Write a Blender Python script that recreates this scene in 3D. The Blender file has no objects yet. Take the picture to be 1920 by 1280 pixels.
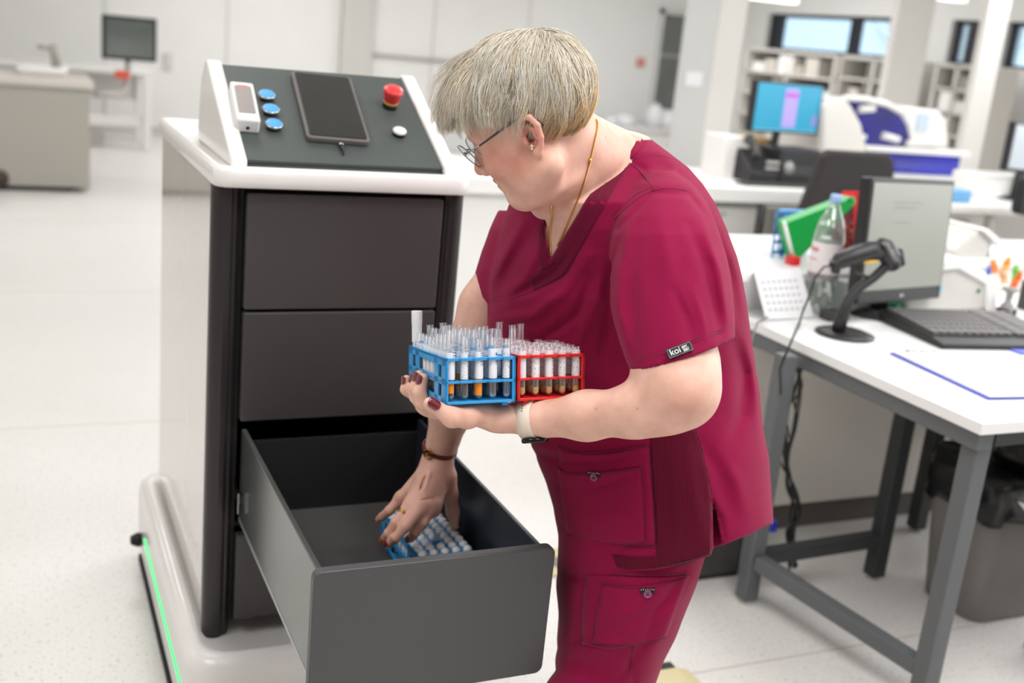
import bpy, bmesh, math, random
import numpy as np
from mathutils import Matrix, Vector
from mathutils.bvhtree import BVHTree
random.seed(7); rng = np.random.default_rng(7)
PI = math.pi
scene = bpy.context.scene
COL = scene.collection

# ---------------------------------------------------------------- camera
YAW, PITCH, ROLL, FPX, CAMH = 0.437511, 0.267254, -0.098171, 2080.5, 1.5
def cam_axes(yaw, pitch, roll):
    cy, sy = math.cos(yaw), math.sin(yaw)
    f = np.array([sy*math.cos(pitch), cy*math.cos(pitch), -math.sin(pitch)])
    r = np.array([cy, -sy, 0.]); d = np.cross(f, r)
    return np.array([math.cos(roll)*r + math.sin(roll)*d, -math.sin(roll)*r + math.cos(roll)*d, f])
CM = cam_axes(YAW, PITCH, ROLL); CAM = np.array([0, 0, CAMH])
def at(px, py, D=None, X=None, Y=None, Z=None):
    """world point seen at a pixel of the 1920x1280 photograph, at a depth or on a world plane"""
    r = CM.T @ np.array([(px-960)/FPX, (py-640)/FPX, 1.])
    if D is not None: return CAM + r*D
    k, v = (0, X) if X is not None else (1, Y) if Y is not None else (2, Z)
    return CAM + r*(v-CAM[k])/r[k]
def depth(p): return float(CM[2] @ (np.array(p)-CAM))
camd = bpy.data.cameras.new('camera'); cam = bpy.data.objects.new('camera', camd); COL.objects.link(cam)
cam.matrix_world = Matrix(((CM[0][0], -CM[1][0], -CM[2][0], 0), (CM[0][1], -CM[1][1], -CM[2][1], 0),
                           (CM[0][2], -CM[1][2], -CM[2][2], CAMH), (0, 0, 0, 1)))
camd.sensor_width = 36; camd.lens = 36*FPX/1920; camd.clip_start = .05; camd.clip_end = 200
camd.dof.use_dof = True; camd.dof.focus_distance = 1.66; camd.dof.aperture_fstop = 3.0
scene.camera = cam

# ---------------------------------------------------------------- sky, lights, exposure
w = bpy.data.worlds.new('world'); scene.world = w; w.use_nodes = True
bg = w.node_tree.nodes['Background']; bg.inputs[0].default_value = (.86, .94, 1, 1); bg.inputs[1].default_value = 2.1
def area(name, loc, size, power, color=(.975, .985, 1.04), rot=(0, 0, 0)):
    l = bpy.data.lights.new(name, 'AREA'); l.shape = 'RECTANGLE'; l.size, l.size_y = size; l.energy = power; l.color = color
    o = bpy.data.objects.new(name, l); COL.objects.link(o); o.location = loc; o.rotation_euler = rot
    return o
LAMPS = [(-1.3, 1.3), (.9, -1.2), (3.0, 1.3), (.2, 3.5), (-2.4, 4.8), (3.0, 4.5), (.6, 7.6), (4.6, 8.2), (-2.4, 9.8), (2.6, 11.4), (6.6, 5.2), (6.8, 10.4), (5.4, .2), (1.0, .55)]  # unseen ceiling lamps added for their light; the last brightens the woman
LPOW = [24, 10, 34, 5, 12, 32, 24, 34, 27, 40, 36, 54, 26, 28]
for k, (lx, ly) in enumerate(LAMPS):
    area('added_ceiling_light', (lx, ly, 2.83), (1.15, 1.15), LPOW[k])
# daylight entering from the windows of the near right-hand side
area('daylight', (6.4, 1.9, 1.9), (3.4, 1.3), 85, (.96, .98, 1), (math.radians(80), 0, math.radians(92)))
vs = scene.view_settings
scene.display_settings.display_device = 'sRGB'
vs.view_transform = 'Standard'; vs.look = 'None'; vs.gamma = 1; vs.use_curve_mapping = False; vs.exposure = 0.0
scene.cycles.max_bounces = 8; scene.cycles.transparent_max_bounces = 24; scene.cycles.glossy_bounces = 4; scene.cycles.transmission_bounces = 6

# ---------------------------------------------------------------- materials
def lin(c):
    return tuple(((v/255)/12.92 if v/255 <= .04045 else ((v/255+.055)/1.055)**2.4) for v in c)
_mc = {}
def mat(name, rgb=(200, 200, 200), rough=.5, metal=0, var=0, vscale=40, bump=0, bscale=200, emit=0, alpha=1, trans=0, spec=.5, coat=0, sss=0, sheen=0):
    if name in _mc: return _mc[name]
    m = bpy.data.materials.new(name); m.use_nodes = True; nt = m.node_tree; b = nt.nodes['Principled BSDF']
    c = (*lin(rgb), 1)
    b.inputs['Base Color'].default_value = c; b.inputs['Roughness'].default_value = rough; b.inputs['Metallic'].default_value = metal
    b.inputs['Specular IOR Level'].default_value = spec; b.inputs['Coat Weight'].default_value = coat
    if trans: b.inputs['Transmission Weight'].default_value = trans
    if alpha < 1: b.inputs['Alpha'].default_value = alpha
    if sss:
        b.inputs['Subsurface Weight'].default_value = sss; b.inputs['Subsurface Radius'].default_value = (.012, .005, .003); b.inputs['Subsurface Scale'].default_value = 1
    if sheen: b.inputs['Sheen Weight'].default_value = sheen; b.inputs['Sheen Roughness'].default_value = .5
    if emit:
        b.inputs['Emission Color'].default_value = c; b.inputs['Emission Strength'].default_value = emit
    tc = nt.nodes.new('ShaderNodeTexCoord')
    if var:
        n = nt.nodes.new('ShaderNodeTexNoise'); n.inputs['Scale'].default_value = vscale; n.inputs['Detail'].default_value = 3
        nt.links.new(tc.outputs['Object'], n.inputs['Vector'])
        r = nt.nodes.new('ShaderNodeValToRGB'); e = r.color_ramp.elements
        e[0].position = .3; e[1].position = .7
        e[0].color = (*[v*(1-var) for v in c[:3]], 1); e[1].color = (*[min(1, v*(1+var)) for v in c[:3]], 1)
        nt.links.new(n.outputs['Fac'], r.inputs['Fac']); nt.links.new(r.outputs['Color'], b.inputs['Base Color'])
    if bump:
        n2 = nt.nodes.new('ShaderNodeTexNoise'); n2.inputs['Scale'].default_value = bscale; n2.inputs['Detail'].default_value = 2
        nt.links.new(tc.outputs['Object'], n2.inputs['Vector'])
        bp = nt.nodes.new('ShaderNodeBump'); bp.inputs['Strength'].default_value = bump; bp.inputs['Distance'].default_value = .002
        nt.links.new(n2.outputs['Fac'], bp.inputs['Height']); nt.links.new(bp.outputs['Normal'], b.inputs['Normal'])
    _mc[name] = m
    return m
def glassy(name, tint=(255, 255, 255), rough=.03, mixf=.10, haze=0, edge=.75):
    """thin clear plastic: mostly transparent, gloss by Fresnel"""
    if name in _mc: return _mc[name]
    m = bpy.data.materials.new(name); m.use_nodes = True; nt = m.node_tree; nt.nodes.clear()
    out = nt.nodes.new('ShaderNodeOutputMaterial'); t = nt.nodes.new('ShaderNodeBsdfTransparent'); g = nt.nodes.new('ShaderNodeBsdfGlossy')
    lw = nt.nodes.new('ShaderNodeLayerWeight'); lw.inputs['Blend'].default_value = .35
    mp = nt.nodes.new('ShaderNodeMath'); mp.operation = 'MULTIPLY_ADD'; mp.inputs[1].default_value = edge; mp.inputs[2].default_value = mixf
    mx = nt.nodes.new('ShaderNodeMixShader')
    t.inputs['Color'].default_value = (*lin(tint), 1); g.inputs['Roughness'].default_value = rough; g.inputs['Color'].default_value = (.95, .95, .95, 1)
    nt.links.new(lw.outputs['Facing'], mp.inputs[0]); nt.links.new(mp.outputs[0], mx.inputs['Fac'])
    nt.links.new(t.outputs[0], mx.inputs[1]); nt.links.new(g.outputs[0], mx.inputs[2]); last = mx
    if haze:
        df = nt.nodes.new('ShaderNodeBsdfDiffuse'); df.inputs['Color'].default_value = (.9, .9, .9, 1); m2 = nt.nodes.new('ShaderNodeMixShader'); m2.inputs['Fac'].default_value = haze
        nt.links.new(mx.outputs[0], m2.inputs[1]); nt.links.new(df.outputs[0], m2.inputs[2]); last = m2
    nt.links.new(last.outputs[0], out.inputs['Surface'])
    _mc[name] = m
    return m

# ---------------------------------------------------------------- geometry builder
def npa(v): return np.array(v, float)
def frame_of(d):
    d = npa(d); d = d/np.linalg.norm(d)
    a = npa((0, 0, 1)) if abs(d[2]) < .9 else npa((1, 0, 0))
    u = np.cross(a, d); u /= np.linalg.norm(u)
    return u, np.cross(d, u), d
class MB:
    def __init__(s): s.v = []; s.f = []; s.m = []; s.sm = []
    def add(s, vs, fs, mi=0, smooth=False):
        o = len(s.v); s.v += [tuple(map(float, p)) for p in vs]
        for f in fs: s.f.append(tuple(i+o for i in f)); s.m.append(mi); s.sm.append(smooth)
        return s
    def box(s, lo, hi, mi=0):
        (a, b, c), (d, e, f) = lo, hi
        vs = [(a, b, c), (d, b, c), (d, e, c), (a, e, c), (a, b, f), (d, b, f), (d, e, f), (a, e, f)]
        return s.add(vs, [(0, 3, 2, 1), (4, 5, 6, 7), (0, 1, 5, 4), (1, 2, 6, 5), (2, 3, 7, 6), (3, 0, 4, 7)], mi)
    def obox(s, c, half, ax=(1, 0, 0), ay=(0, 1, 0), az=(0, 0, 1), mi=0):
        c, ax, ay, az = map(npa, (c, ax, ay, az))
        vs = [c+ax*half[0]*i+ay*half[1]*j+az*half[2]*k for k in (-1, 1) for i, j in ((-1, -1), (1, -1), (1, 1), (-1, 1))]
        return s.add(vs, [(0, 3, 2, 1), (4, 5, 6, 7), (0, 1, 5, 4), (1, 2, 6, 5), (2, 3, 7, 6), (3, 0, 4, 7)], mi)
    def tube(s, pts, r, n=10, mi=0, cap=True, smooth=True, flat=1.0):
        pts = [npa(p) for p in pts]; rs = r if hasattr(r, '__len__') else [r]*len(pts)
        u = None; vs = []
        for i, p in enumerate(pts):
            d = pts[min(i+1, len(pts)-1)]-pts[max(i-1, 0)]; d = d/(np.linalg.norm(d)+1e-12)
            if u is None: u, v, _ = frame_of(d)
            else:
                u = u-d*(u@d); u /= np.linalg.norm(u)+1e-12; v = np.cross(d, u)
            for k in range(n):
                a = 2*PI*k/n; vs.append(p+rs[i]*(math.cos(a)*u+math.sin(a)*v*flat))
        fs = [(i*n+k, i*n+(k+1) % n, (i+1)*n+(k+1) % n, (i+1)*n+k) for i in range(len(pts)-1) for k in range(n)]
        s.add(vs, fs, mi, smooth)
        if cap:
            o = len(s.v)-len(vs); s.f.append(tuple(o+k for k in range(n))[::-1]); s.m.append(mi); s.sm.append(False)
            s.f.append(tuple(o+(len(pts)-1)*n+k for k in range(n))); s.m.append(mi); s.sm.append(False)
        return s
    def cyl(s, a, b, r0, r1=None, n=20, mi=0, smooth=True): return s.tube([a, b], [r0, r0 if r1 is None else r1], n, mi, True, smooth)
    def lathe(s, prof, o=(0, 0, 0), ax=(0, 0, 1), n=24, mi=0, smooth=True, a0=0, a1=2*PI):
        u, v, d = frame_of(ax); o = npa(o); full = abs(a1-a0-2*PI) < 1e-6; m = n if full else n+1; vs = []
        for (r, h) in prof:
            for k in range(m):
                a = a0+(a1-a0)*k/n; vs.append(o+d*h+r*(math.cos(a)*u+math.sin(a)*v))
        fs = []
        for i in range(len(prof)-1):
            for k in range(n):
                k2 = (k+1) % m
                fs.append((i*m+k, i*m+k2, (i+1)*m+k2, (i+1)*m+k))
        return s.add(vs, fs, mi, smooth)
    def prism(s, poly, lo, hi, axis=1, mi=0):
        """polygon in the two remaining axes extruded along axis from lo to hi"""
        n = len(poly); vs = []
        for h in (lo, hi):
            for (a, b) in poly:
                p = [0, 0, 0]; o = [i for i in range(3) if i != axis]; p[o[0]] = a; p[o[1]] = b; p[axis] = h; vs.append(p)
        fs = [(i, (i+1) % n, n+(i+1) % n, n+i) for i in range(n)]+[tuple(range(n))[::-1], tuple(range(n, 2*n))]
        return s.add(vs, fs, mi)
    def xf(s, M):
        s.v = [tuple(M @ Vector(p)) for p in s.v]; return s
    def mesh(s, name, mats):
        me = bpy.data.meshes.new(name); me.from_pydata(s.v, [], s.f)
        for m in (mats if isinstance(mats, (list, tuple)) else [mats]): me.materials.append(m)
        me.polygons.foreach_set('material_index', s.m); me.polygons.foreach_set('use_smooth', s.sm)
        bm = bmesh.new(); bm.from_mesh(me); bmesh.ops.recalc_face_normals(bm, faces=bm.faces); bm.to_mesh(me); bm.free()
        me.update(); return me
MW = {}                                                # world matrix of every thing, for parts built in world space
def tag(o, label=None, cat=None, group=None, kind=None):
    if label: o['label'] = label
    if cat: o['category'] = cat
    if group: o['group'] = group
    if kind: o['kind'] = kind
    return o
def empty(name, loc=(0, 0, 0), label=None, cat=None, group=None, M=None, kind=None):
    o = bpy.data.objects.new(name, None); COL.objects.link(o); o.empty_display_size = .05
    M = M if M is not None else Matrix.Translation(Vector(loc)); o.matrix_world = M; MW[o] = M.copy()
    return tag(o, label, cat, group, kind)
def put(name, mb, mats, parent=None, bevel=0, seg=2, world=True, sub=0, solid=0, smooth=False):
    """link a builder's geometry as one object; world=True: coordinates are world ones"""
    if parent is not None and world: mb.xf(MW[parent].inverted())
    me = mb.mesh(name, mats) if isinstance(mb, MB) else mb
    o = bpy.data.objects.new(name, me); COL.objects.link(o)
    if parent is not None: o.parent = parent; MW[o] = MW[parent]
    else: MW[o] = Matrix.Identity(4)
    if smooth: me.polygons.foreach_set('use_smooth', [True]*len(me.polygons))
    if bevel:
        b = o.modifiers.new('bevel', 'BEVEL'); b.width = bevel; b.segments = seg; b.limit_method = 'ANGLE'; b.angle_limit = math.radians(40)
        b.harden_normals = False
    if sub:
        b = o.modifiers.new('sub', 'SUBSURF'); b.levels = b.render_levels = sub
    return o
def struct(name, mb, mats, **k): return tag(put(name, mb, mats, **k), kind='structure')
def copy_tree(o, M=None, parent=None, label=None):
    c = o.copy(); COL.objects.link(c); c.parent = parent
    if M is not None: c.matrix_world = M
    if label: c['label'] = label
    MW[c] = M if M is not None else MW.get(parent)
    for ch in list(CH.get(o, [])) or list(o.children): copy_tree(ch, None, c)
    return c
CH = {}
def arc(c, r, a0, a1, n): return [(c[0]+r*math.cos(a0+(a1-a0)*i/n), c[1]+r*math.sin(a0+(a1-a0)*i/n)) for i in range(n+1)]
def rrect(x0, y0, x1, y1, r, n=5):
    return arc((x1-r, y0+r), r, -PI/2, 0, n)+arc((x1-r, y1-r), r, 0, PI/2, n)+arc((x0+r, y1-r), r, PI/2, PI, n)+arc((x0+r, y0+r), r, PI, 1.5*PI, n)
# ================================================================ SETTING
def wall_mat(name, rgb, rough=.6):
    return mat(name, rgb, rough, var=.015, vscale=2.5, bump=.05, bscale=300)
M_wall = wall_mat('white wall paint', (236, 235, 231)); M_ceil = mat('ceiling white', (236, 235, 232), .8)
def floor_mat():
    m = mat('speckled vinyl floor', (222, 219, 214), .32, spec=.35); nt = m.node_tree; b = nt.nodes['Principled BSDF']
    tc = nt.nodes.new('ShaderNodeTexCoord')
    base = nt.nodes.new('ShaderNodeTexNoise'); base.inputs['Scale'].default_value = 1.3; base.inputs['Detail'].default_value = 3
    sp = nt.nodes.new('ShaderNodeTexNoise'); sp.inputs['Scale'].default_value = 95; sp.inputs['Detail'].default_value = 4; sp.inputs['Roughness'].default_value = .7
    nt.links.new(tc.outputs['Object'], base.inputs['Vector']); nt.links.new(tc.outputs['Object'], sp.inputs['Vector'])
    r1 = nt.nodes.new('ShaderNodeValToRGB'); r1.color_ramp.elements[0].color = (*lin((221, 218, 213)), 1); r1.color_ramp.elements[1].color = (*lin((232, 229, 225)), 1)
    r2 = nt.nodes.new('ShaderNodeValToRGB'); e = r2.color_ramp.elements; e[0].position = .33; e[0].color = (.42, .40, .37, 1); e[1].position = .43; e[1].color = (1, 1, 1, 1)
    nt.links.new(base.outputs['Fac'], r1.inputs['Fac']); nt.links.new(sp.outputs['Fac'], r2.inputs['Fac'])
    mx = nt.nodes.new('ShaderNodeMix'); mx.data_type = 'RGBA'; mx.blend_type = 'MULTIPLY'; mx.inputs['Factor'].default_value = .75
    nt.links.new(r1.outputs['Color'], mx.inputs['A']); nt.links.new(r2.outputs['Color'], mx.inputs['B']); nt.links.new(mx.outputs['Result'], b.inputs['Base Color'])
    return m
M_floor = floor_mat()
XL, XR, YB, ZC = -5., 9., 13.7, 2.95
# sheets of vinyl with welded seams between them
fl = struct('floor', MB().box((XL, -5, -.05), (XR, YB, -.004)), M_floor)
M_seam = mat('welded floor seam', (196, 191, 184), .45)
ys = [-5, -1.95, .03, 2.03, 4.05, 6.06, 8.08, 10.1, 12.1, YB]; xs = [XL, -1.2, 2.9, 5.9, XR]
k = 0
for i in range(len(xs)-1):
    for j in range(len(ys)-1):
        put('floor_sheet', MB().box((xs[i]+.002, ys[j]+.002, -.004), (xs[i+1]-.002, ys[j+1]-.002, 0)), M_floor, parent=fl)
for y in ys[1:-1]: put('floor_seam', MB().box((XL, y-.003, -.004), (XR, y+.003, .0004)), M_seam, parent=fl)
for x in xs[1:-1]: put('floor_seam', MB().box((x-.003, -5, -.004), (x+.003, YB, .0004)), M_seam, parent=fl)
wb = MB().box((XL-.2, YB, 0), (XR+.2, YB+.2, ZC))
wbk = struct('wall_back', wb, M_wall)
struct('wall_left', MB().box((XL-.2, -5, 0), (XL, YB, ZC)), M_wall)
struct('wall_front', MB().box((XL-.2, -5.2, 0), (XR+.2, -5, ZC)), mat('grey wall behind the viewer', (168, 166, 162), .7))  # unseen rear wall, added in grey to cut fill light from behind
struct('ceiling', MB().box((XL-.2, -5, ZC), (XR+.2, YB+.2, ZC+.1)), M_ceil)
# right wall with a band of windows
WZ0, WZ1 = 1.66, 2.10
def yat(px): return float(at(px, 60, X=XR)[1])
wins = [(yat(1694), yat(1436)), (yat(1853), yat(1782)), (yat(1960), yat(1886)), (1.2, 5.2)]
wr = MB()
wr.box((XR, -5, 0), (XR+.25, YB, WZ0)); wr.box((XR, -5, WZ1), (XR+.25, YB, ZC))
ed = [-5]+[v for w_ in sorted(wins) for v in w_]+[YB]
for i in range(0, len(ed), 2): wr.box((XR, ed[i], WZ0), (XR+.25, ed[i+1], WZ1))
struct('wall_right', wr, M_wall)
M_frame = mat('near black window frame', (34, 34, 40), .5); M_pane = glassy('window glass', (225, 240, 250), .02, .04)
splits = {0: [yat(1594), yat(1450)], 1: [yat(1818)], 2: [], 3: [3.2]}
for i, (a, b) in enumerate(wins):
    f = MB()
    f.box((XR+.06, a, WZ0), (XR+.12, b, WZ0+.03)); f.box((XR+.06, a, WZ1-.045), (XR+.12, b, WZ1)); f.box((XR+.06, a, WZ0), (XR+.12, a+.03, WZ1)); f.box((XR+.06, b-.06, WZ0), (XR+.12, b, WZ1))
    wo = struct('window_%d' % (i+1), f, M_frame)
    cuts = [a+.03]+sorted(splits[i])+[b-.06]
    for s_ in splits[i]: put('mullion', MB().box((XR+.05, s_-.07, WZ0), (XR+.13, s_+.07, WZ1)), M_frame, parent=wo)
    for c0, c1 in zip(cuts[:-1], cuts[1:]):
        if c1-c0 > .1: put('pane', MB().box((XR+.085, c0, WZ0+.03), (XR+.095, c1, WZ1-.045)), M_pane, parent=wo)
M_bark = mat('bare tree outside', (150, 140, 135), .9)
for k in range(4):
    ty = [13.6, 11.2, 9.2, 15.6][k]; tr = empty('bare_tree', (17, ty+3, 0), 'bare winter tree seen through the window band', 'tree', 'bare trees outside the windows')
    mb = MB(); mb.tube([(17, ty+3, 0), (17, ty+3, 3)], [.14, .05], 8); put('trunk', mb, M_bark, tr)
    mb = MB()
    for j in range(14):
        a = random.uniform(0, 6.28); z0 = random.uniform(1.2, 2.6); l = random.uniform(.7, 1.5)
        mb.tube([(17, ty+3, z0), (17+.5*l*math.cos(a), ty+3+.5*l*math.sin(a), z0+.45*l), (17+.9*l*math.cos(a+.4), ty+3+.9*l*math.sin(a+.4), z0+.9*l)], [.035, .02, .006], 5)
    put('branches', mb, M_bark, tr)
# unseen ceiling lamp panels added for their light, then the pendant lamps
M_lampf = mat('white lamp frame', (235, 235, 235), .5); M_diff = mat('lit lamp diffuser', (255, 252, 245), .6, emit=2.2)
for k, (lx, ly) in enumerate(LAMPS):
    l = empty('added_ceiling_lamp', (lx, ly, 2.86), 'square recessed ceiling lamp panel above the lab', 'ceiling lamp', 'square ceiling lamp panels')
    put('lamp_frame', MB().box((lx-.62, ly-.62, 2.87), (lx+.62, ly+.62, ZC)), M_lampf, l, bevel=.005)
    put('diffuser', MB().box((lx-.58, ly-.58, 2.855), (lx+.58, ly+.58, 2.872)), M_diff, l)
for (p0, p1, lab) in [((1400, -6), (1490, 3), 'long lit pendant lamp above the first window band'), ((1690, -12), (1745, -3), 'lit pendant lamp at the top edge above the blue analyser, left one of two'), ((1758, -8), (1800, 2), 'lit pendant lamp at the top edge above the blue analyser, right one of two')]:
    a = at(*p0, D=10.6); b = at(*p1, D=10.8); z = (a[2]+b[2])/2; a[2] = b[2] = z
    l = empty('pendant_lamp', (a+b)/2, lab, 'lamp')
    u = (b-a)/np.linalg.norm(b-a); v = npa((-u[1], u[0], 0)); c = (a+b)/2; L = np.linalg.norm(b-a)/2
    put('lamp_body', MB().obox(c+npa((0, 0, .045)), (L, .1, .03), u, v), M_lampf, l, bevel=.006)
    put('diffuser', MB().obox(c, (L-.02, .09, .016), u, v), M_diff, l)
    for sg_ in (-.6, .6): put('suspension_cable', MB().cyl(c+u*L*sg_+npa((0, 0, .07)), c+u*L*sg_+npa((0, 0, ZC-z)), .004, n=6), M_lampf, l)
# structural columns
M_colm = mat('light grey column paint', (208, 208, 205), .6, var=.02, vscale=2); M_colw = mat('white column paint', (226, 223, 217), .6, var=.02, vscale=2)
def column(px0, px1, py, Y, n, m, dy=.4):
    a = at(px0, py, Y=Y)[0]; b = at(px1, py, Y=Y)[0]
    o = struct('column_%d' % n, MB().box((a, Y, 0), (b, Y+dy, ZC)), m, bevel=.01)
    return a, b
ca, cb = column(1290, 1352, 0, 7.0, 1, M_colm, .02)
c1 = at(1352, 0, Y=7.02); c1b = at(1398, 0, Y=7.45)
struct('column_2', MB().box((cb, 7.0, 0), (cb+.24, 7.3, ZC)), M_colw, bevel=.01)
column(1688, 1757, 0, 8.0, 3, M_colw, .08)
column(1857, 1899, 0, 6.0, 4, M_colw, .06)
struct('column_5', MB().box((3.70, YB-.12, 0), (4.08, YB, ZC)), mat('pale grey column', (206, 204, 198), .6), bevel=.01)
# back wall: panel joints, ledge, glass door
M_joint = mat('grey joint', (170, 168, 160), .7)
Y0 = YB-.012
pz = at(765, 108, Y=YB)[2]
trim = struct('trim_1', MB().box((4.08, YB-.05, pz-.02), (6.9, YB, pz+.014)), M_joint)
for i, x in enumerate((1.0, 2.35, 4.9, 6.2)):
    struct('trim_%d' % (i+2), MB().box((x-.012, Y0, 0), (x+.012, YB, ZC)), mat('panel joint', (214, 212, 206), .7))
struct('baseboard_back', MB().box((XL, YB-.02, 0), (XR, YB, .09)), mat('baseboard grey', (205, 203, 197), .6))
struct('trim_7', MB().box((5.05, YB-.03, 0), (6.6, YB, pz-.02)), mat('recess panel', (224, 224, 220), .6), bevel=.004)
da, db = 8.20, 8.60
dz = at(1262, 28, Y=YB)[2]
M_door = mat('smoked grey door glass', (110, 112, 108), .15, var=.12, vscale=4); M_dfr = mat('pale door frame', (215, 214, 210), .5)
d = struct('door_1', MB().box((da-.06, YB-.05, 0), (da, YB, dz+.06)).box((db, YB-.05, 0), (db+.06, YB, dz+.06)).box((da-.06, YB-.05, dz), (db+.06, YB, dz+.06)), M_dfr)
put('door_glass', MB().box((da, YB-.03, .05), (db, YB-.015, dz)), M_door, d); put('door_rail', MB().box((da, YB-.04, 1.42), (db, YB-.01, 1.47)), mat('door rail', (150, 150, 146), .5), d)
for i, (x, y, s_) in enumerate([(1200, 117, .06)]):
    p = at(x, y, Y=YB); o = put('call_point', MB().box((p[0]-s_, YB-.04, p[2]-s_), (p[0]+s_, YB, p[2]+s_)), mat('faded red plastic', (214, 140, 128), .5), bevel=.01)
    tag(o, 'small red fire call point on the white back wall', 'alarm')
p = at(1300, 148, Y=7.0); tag(put('wall_notice', MB().box((p[0]-.07, 6.99, p[2]-.05), (p[0]+.07, 6.998, p[2]+.05)), mat('notice paper', (238, 238, 238), .7)), 'small white paper notice on the light grey column', 'notice')
p = at(315, 115, Y=YB); tag(put('wall_socket', MB().box((p[0]-.05, YB-.03, p[2]-.1), (p[0]+.05, YB, p[2]+.1)), mat('socket', (212, 210, 205), .5), bevel=.008), 'pale wall socket on the back wall beside the dark wall monitor', 'socket')
# cable cover strip lying on the floor behind the woman
cc = empty('cable_cover', (1.45, 2.3, 0), 'cream floor cable cover strip behind the legs of the woman in scrubs', 'cable cover')
M_cream = mat('cream rubber', (214, 203, 160), .6); M_dk = mat('dark green rubber', (44, 50, 42), .6)
put('ramp', MB().prism([(1.36, 0), (1.40, .012), (1.50, .012), (1.54, 0)], 1.4, 2.05, 1), M_cream, cc)
put('end_cap', MB().box((1.37, 2.05, 0), (1.50, 2.075, .014)), M_dk, cc)
c2 = empty('floor_outlet', (1.47, 2.66, 0), 'small cream floor outlet with a dark slot beyond the open drawer corner', 'floor outlet')
put('outlet_plate', MB().box((1.39, 2.58, 0), (1.6, 2.74, .008)), M_cream, c2, bevel=.003); put('slot', MB().box((1.39, 2.63, .008), (1.6, 2.68, .011)), mat('slot grey', (120, 124, 120), .5), c2)
# ================================================================ MOBILE CART
M_char = mat('charcoal satin panel', (62, 58, 58), .42, bump=.06, bscale=900); M_post = mat('dark anodised post', (50, 46, 46), .33, metal=.35)
M_blk = mat('black interior', (20, 19, 20), .7); M_white = mat('glossy white shell', (233, 229, 225), .28, coat=.3)
M_side = mat('glossy warm grey side panel', (205, 199, 192), .12, spec=.8, coat=.6); M_panel = mat('grey green panel', (70, 77, 75), .5, bump=.12, bscale=1500)
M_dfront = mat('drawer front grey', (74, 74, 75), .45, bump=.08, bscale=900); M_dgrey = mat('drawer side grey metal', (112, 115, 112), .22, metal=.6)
M_chrome = mat('brushed steel', (190, 190, 188), .25, metal=1)
M_led = mat('lit green strip', (40, 235, 130), .4, emit=.9)
cart = empty('mobile_cart', (.6, 2.5, 0), 'white and charcoal mobile laboratory cart with a sloping control panel and an open drawer', 'cart')
BY = 2.12
# carcass as panels so the open drawer bay is hollow
cb = MB()
cb.box((.372, 2.15, .24), (.392, 2.93, 1.18)).box((.812, 2.15, .24), (.832, 2.93, 1.18)).box((.392, 2.90, .24), (.812, 2.93, 1.18))
for z in (.245, .463, .700, .932, 1.166): cb.box((.392, 2.15, z), (.812, 2.90, z+.010))
put('carcass', cb, M_blk, cart)
put('side_panel', MB().prism([(2.16, .236), (2.16, 1.182), (2.95, 1.182), (2.95, .236)], .352, .371, 0), M_side, cart, bevel=.004)
put('side_panel', MB().prism([(2.16, .236), (2.16, 1.182), (2.95, 1.182), (2.95, .236)], .833, .851, 0), M_side, cart, bevel=.004)
for x0, x1, s in ((.345, .403, 1), (.807, .857, -1)):
    # post profile in plan: round outside, with a shallow groove towards the drawers
    if s > 0: pl = [(x1, BY+.055), (x0+.004, BY+.055)]+[(x0+.024-.024*math.cos(a), BY+.022-.024*math.sin(a)) for a in np.linspace(0, PI/2, 7)]+[(x0+.034, BY-.001), (x0+.040, BY+.006), (x0+.046, BY+.006), (x1-.006, BY+.012), (x1, BY+.03)]
    else: pl = [(x0, BY+.055), (x1-.004, BY+.055)]+[(x1-.024+.024*math.cos(a), BY+.022-.024*math.sin(a)) for a in np.linspace(0, PI/2, 7)]+[(x1-.034, BY-.001), (x1-.040, BY+.006), (x1-.044, BY+.006), (x0+.004, BY+.012), (x0, BY+.03)]
    put('corner_post', MB().prism(pl, .224, 1.184, 2), M_post, cart, bevel=.002)
    put('seal_strip', MB().box((x1-.005 if s > 0 else x0-.002, BY+.02, .25), (x1+.004 if s > 0 else x0+.005, BY+.05, 1.18)), M_blk, cart)
def drawer_front(z0, z1, par):
    return put('drawer_front', MB().prism(rrect(.408, z0, .806, z1, .004, 2), BY-.004, BY+.018, 1), M_char, par, bevel=.0025)
for z0, z1 in ((.938, 1.166), (.706, .932), (.262, .456)):
    d = put('drawer', MB().box((.42, BY+.018, z0+.01), (.794, 2.7, z1-.03)), M_blk, cart); drawer_front(z0, z1, d)
# open drawer
OY = 1.462; DZ0, DZ1 = .472, .706
M_rim = mat('pale drawer edge', (168, 172, 170), .3, metal=.5)
dr = put('open_drawer', MB().box((.424, OY+.02, .492), (.790, 2.13, .502)), mat('dark grey ribbed drawer mat', (82, 80, 78), .5, bump=.4, bscale=500), cart)
dr['label'] = 'open third drawer with dark grey mat'
fp = MB().prism(rrect(.398, DZ0, .800, DZ1, .014, 4), OY, OY+.019, 1); put('drawer_front', fp, M_dfront, dr, bevel=.003, seg=3)
for x0, x1, nm in ((.414, .424, 'left'), (.790, .799, 'right')):
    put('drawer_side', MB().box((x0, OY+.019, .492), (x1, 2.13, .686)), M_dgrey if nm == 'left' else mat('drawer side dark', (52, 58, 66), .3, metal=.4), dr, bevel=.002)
put('side_rail', MB().box((.4135, OY+.02, .484), (.4155, 2.13, .493)), M_rim, dr)
put('drawer_back', MB().box((.424, 2.12, .502), (.790, 2.13, .66)), M_blk, dr)
put('runner', MB().box((.4065, 2.10, .535), (.413, 2.5, .552)), mat('dark runner steel', (70, 68, 66), .35, metal=.8), cart); put('runner_clip', MB().box((.404, 2.094, .515), (.4065, 2.10, .56)), M_chrome, cart)
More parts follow.
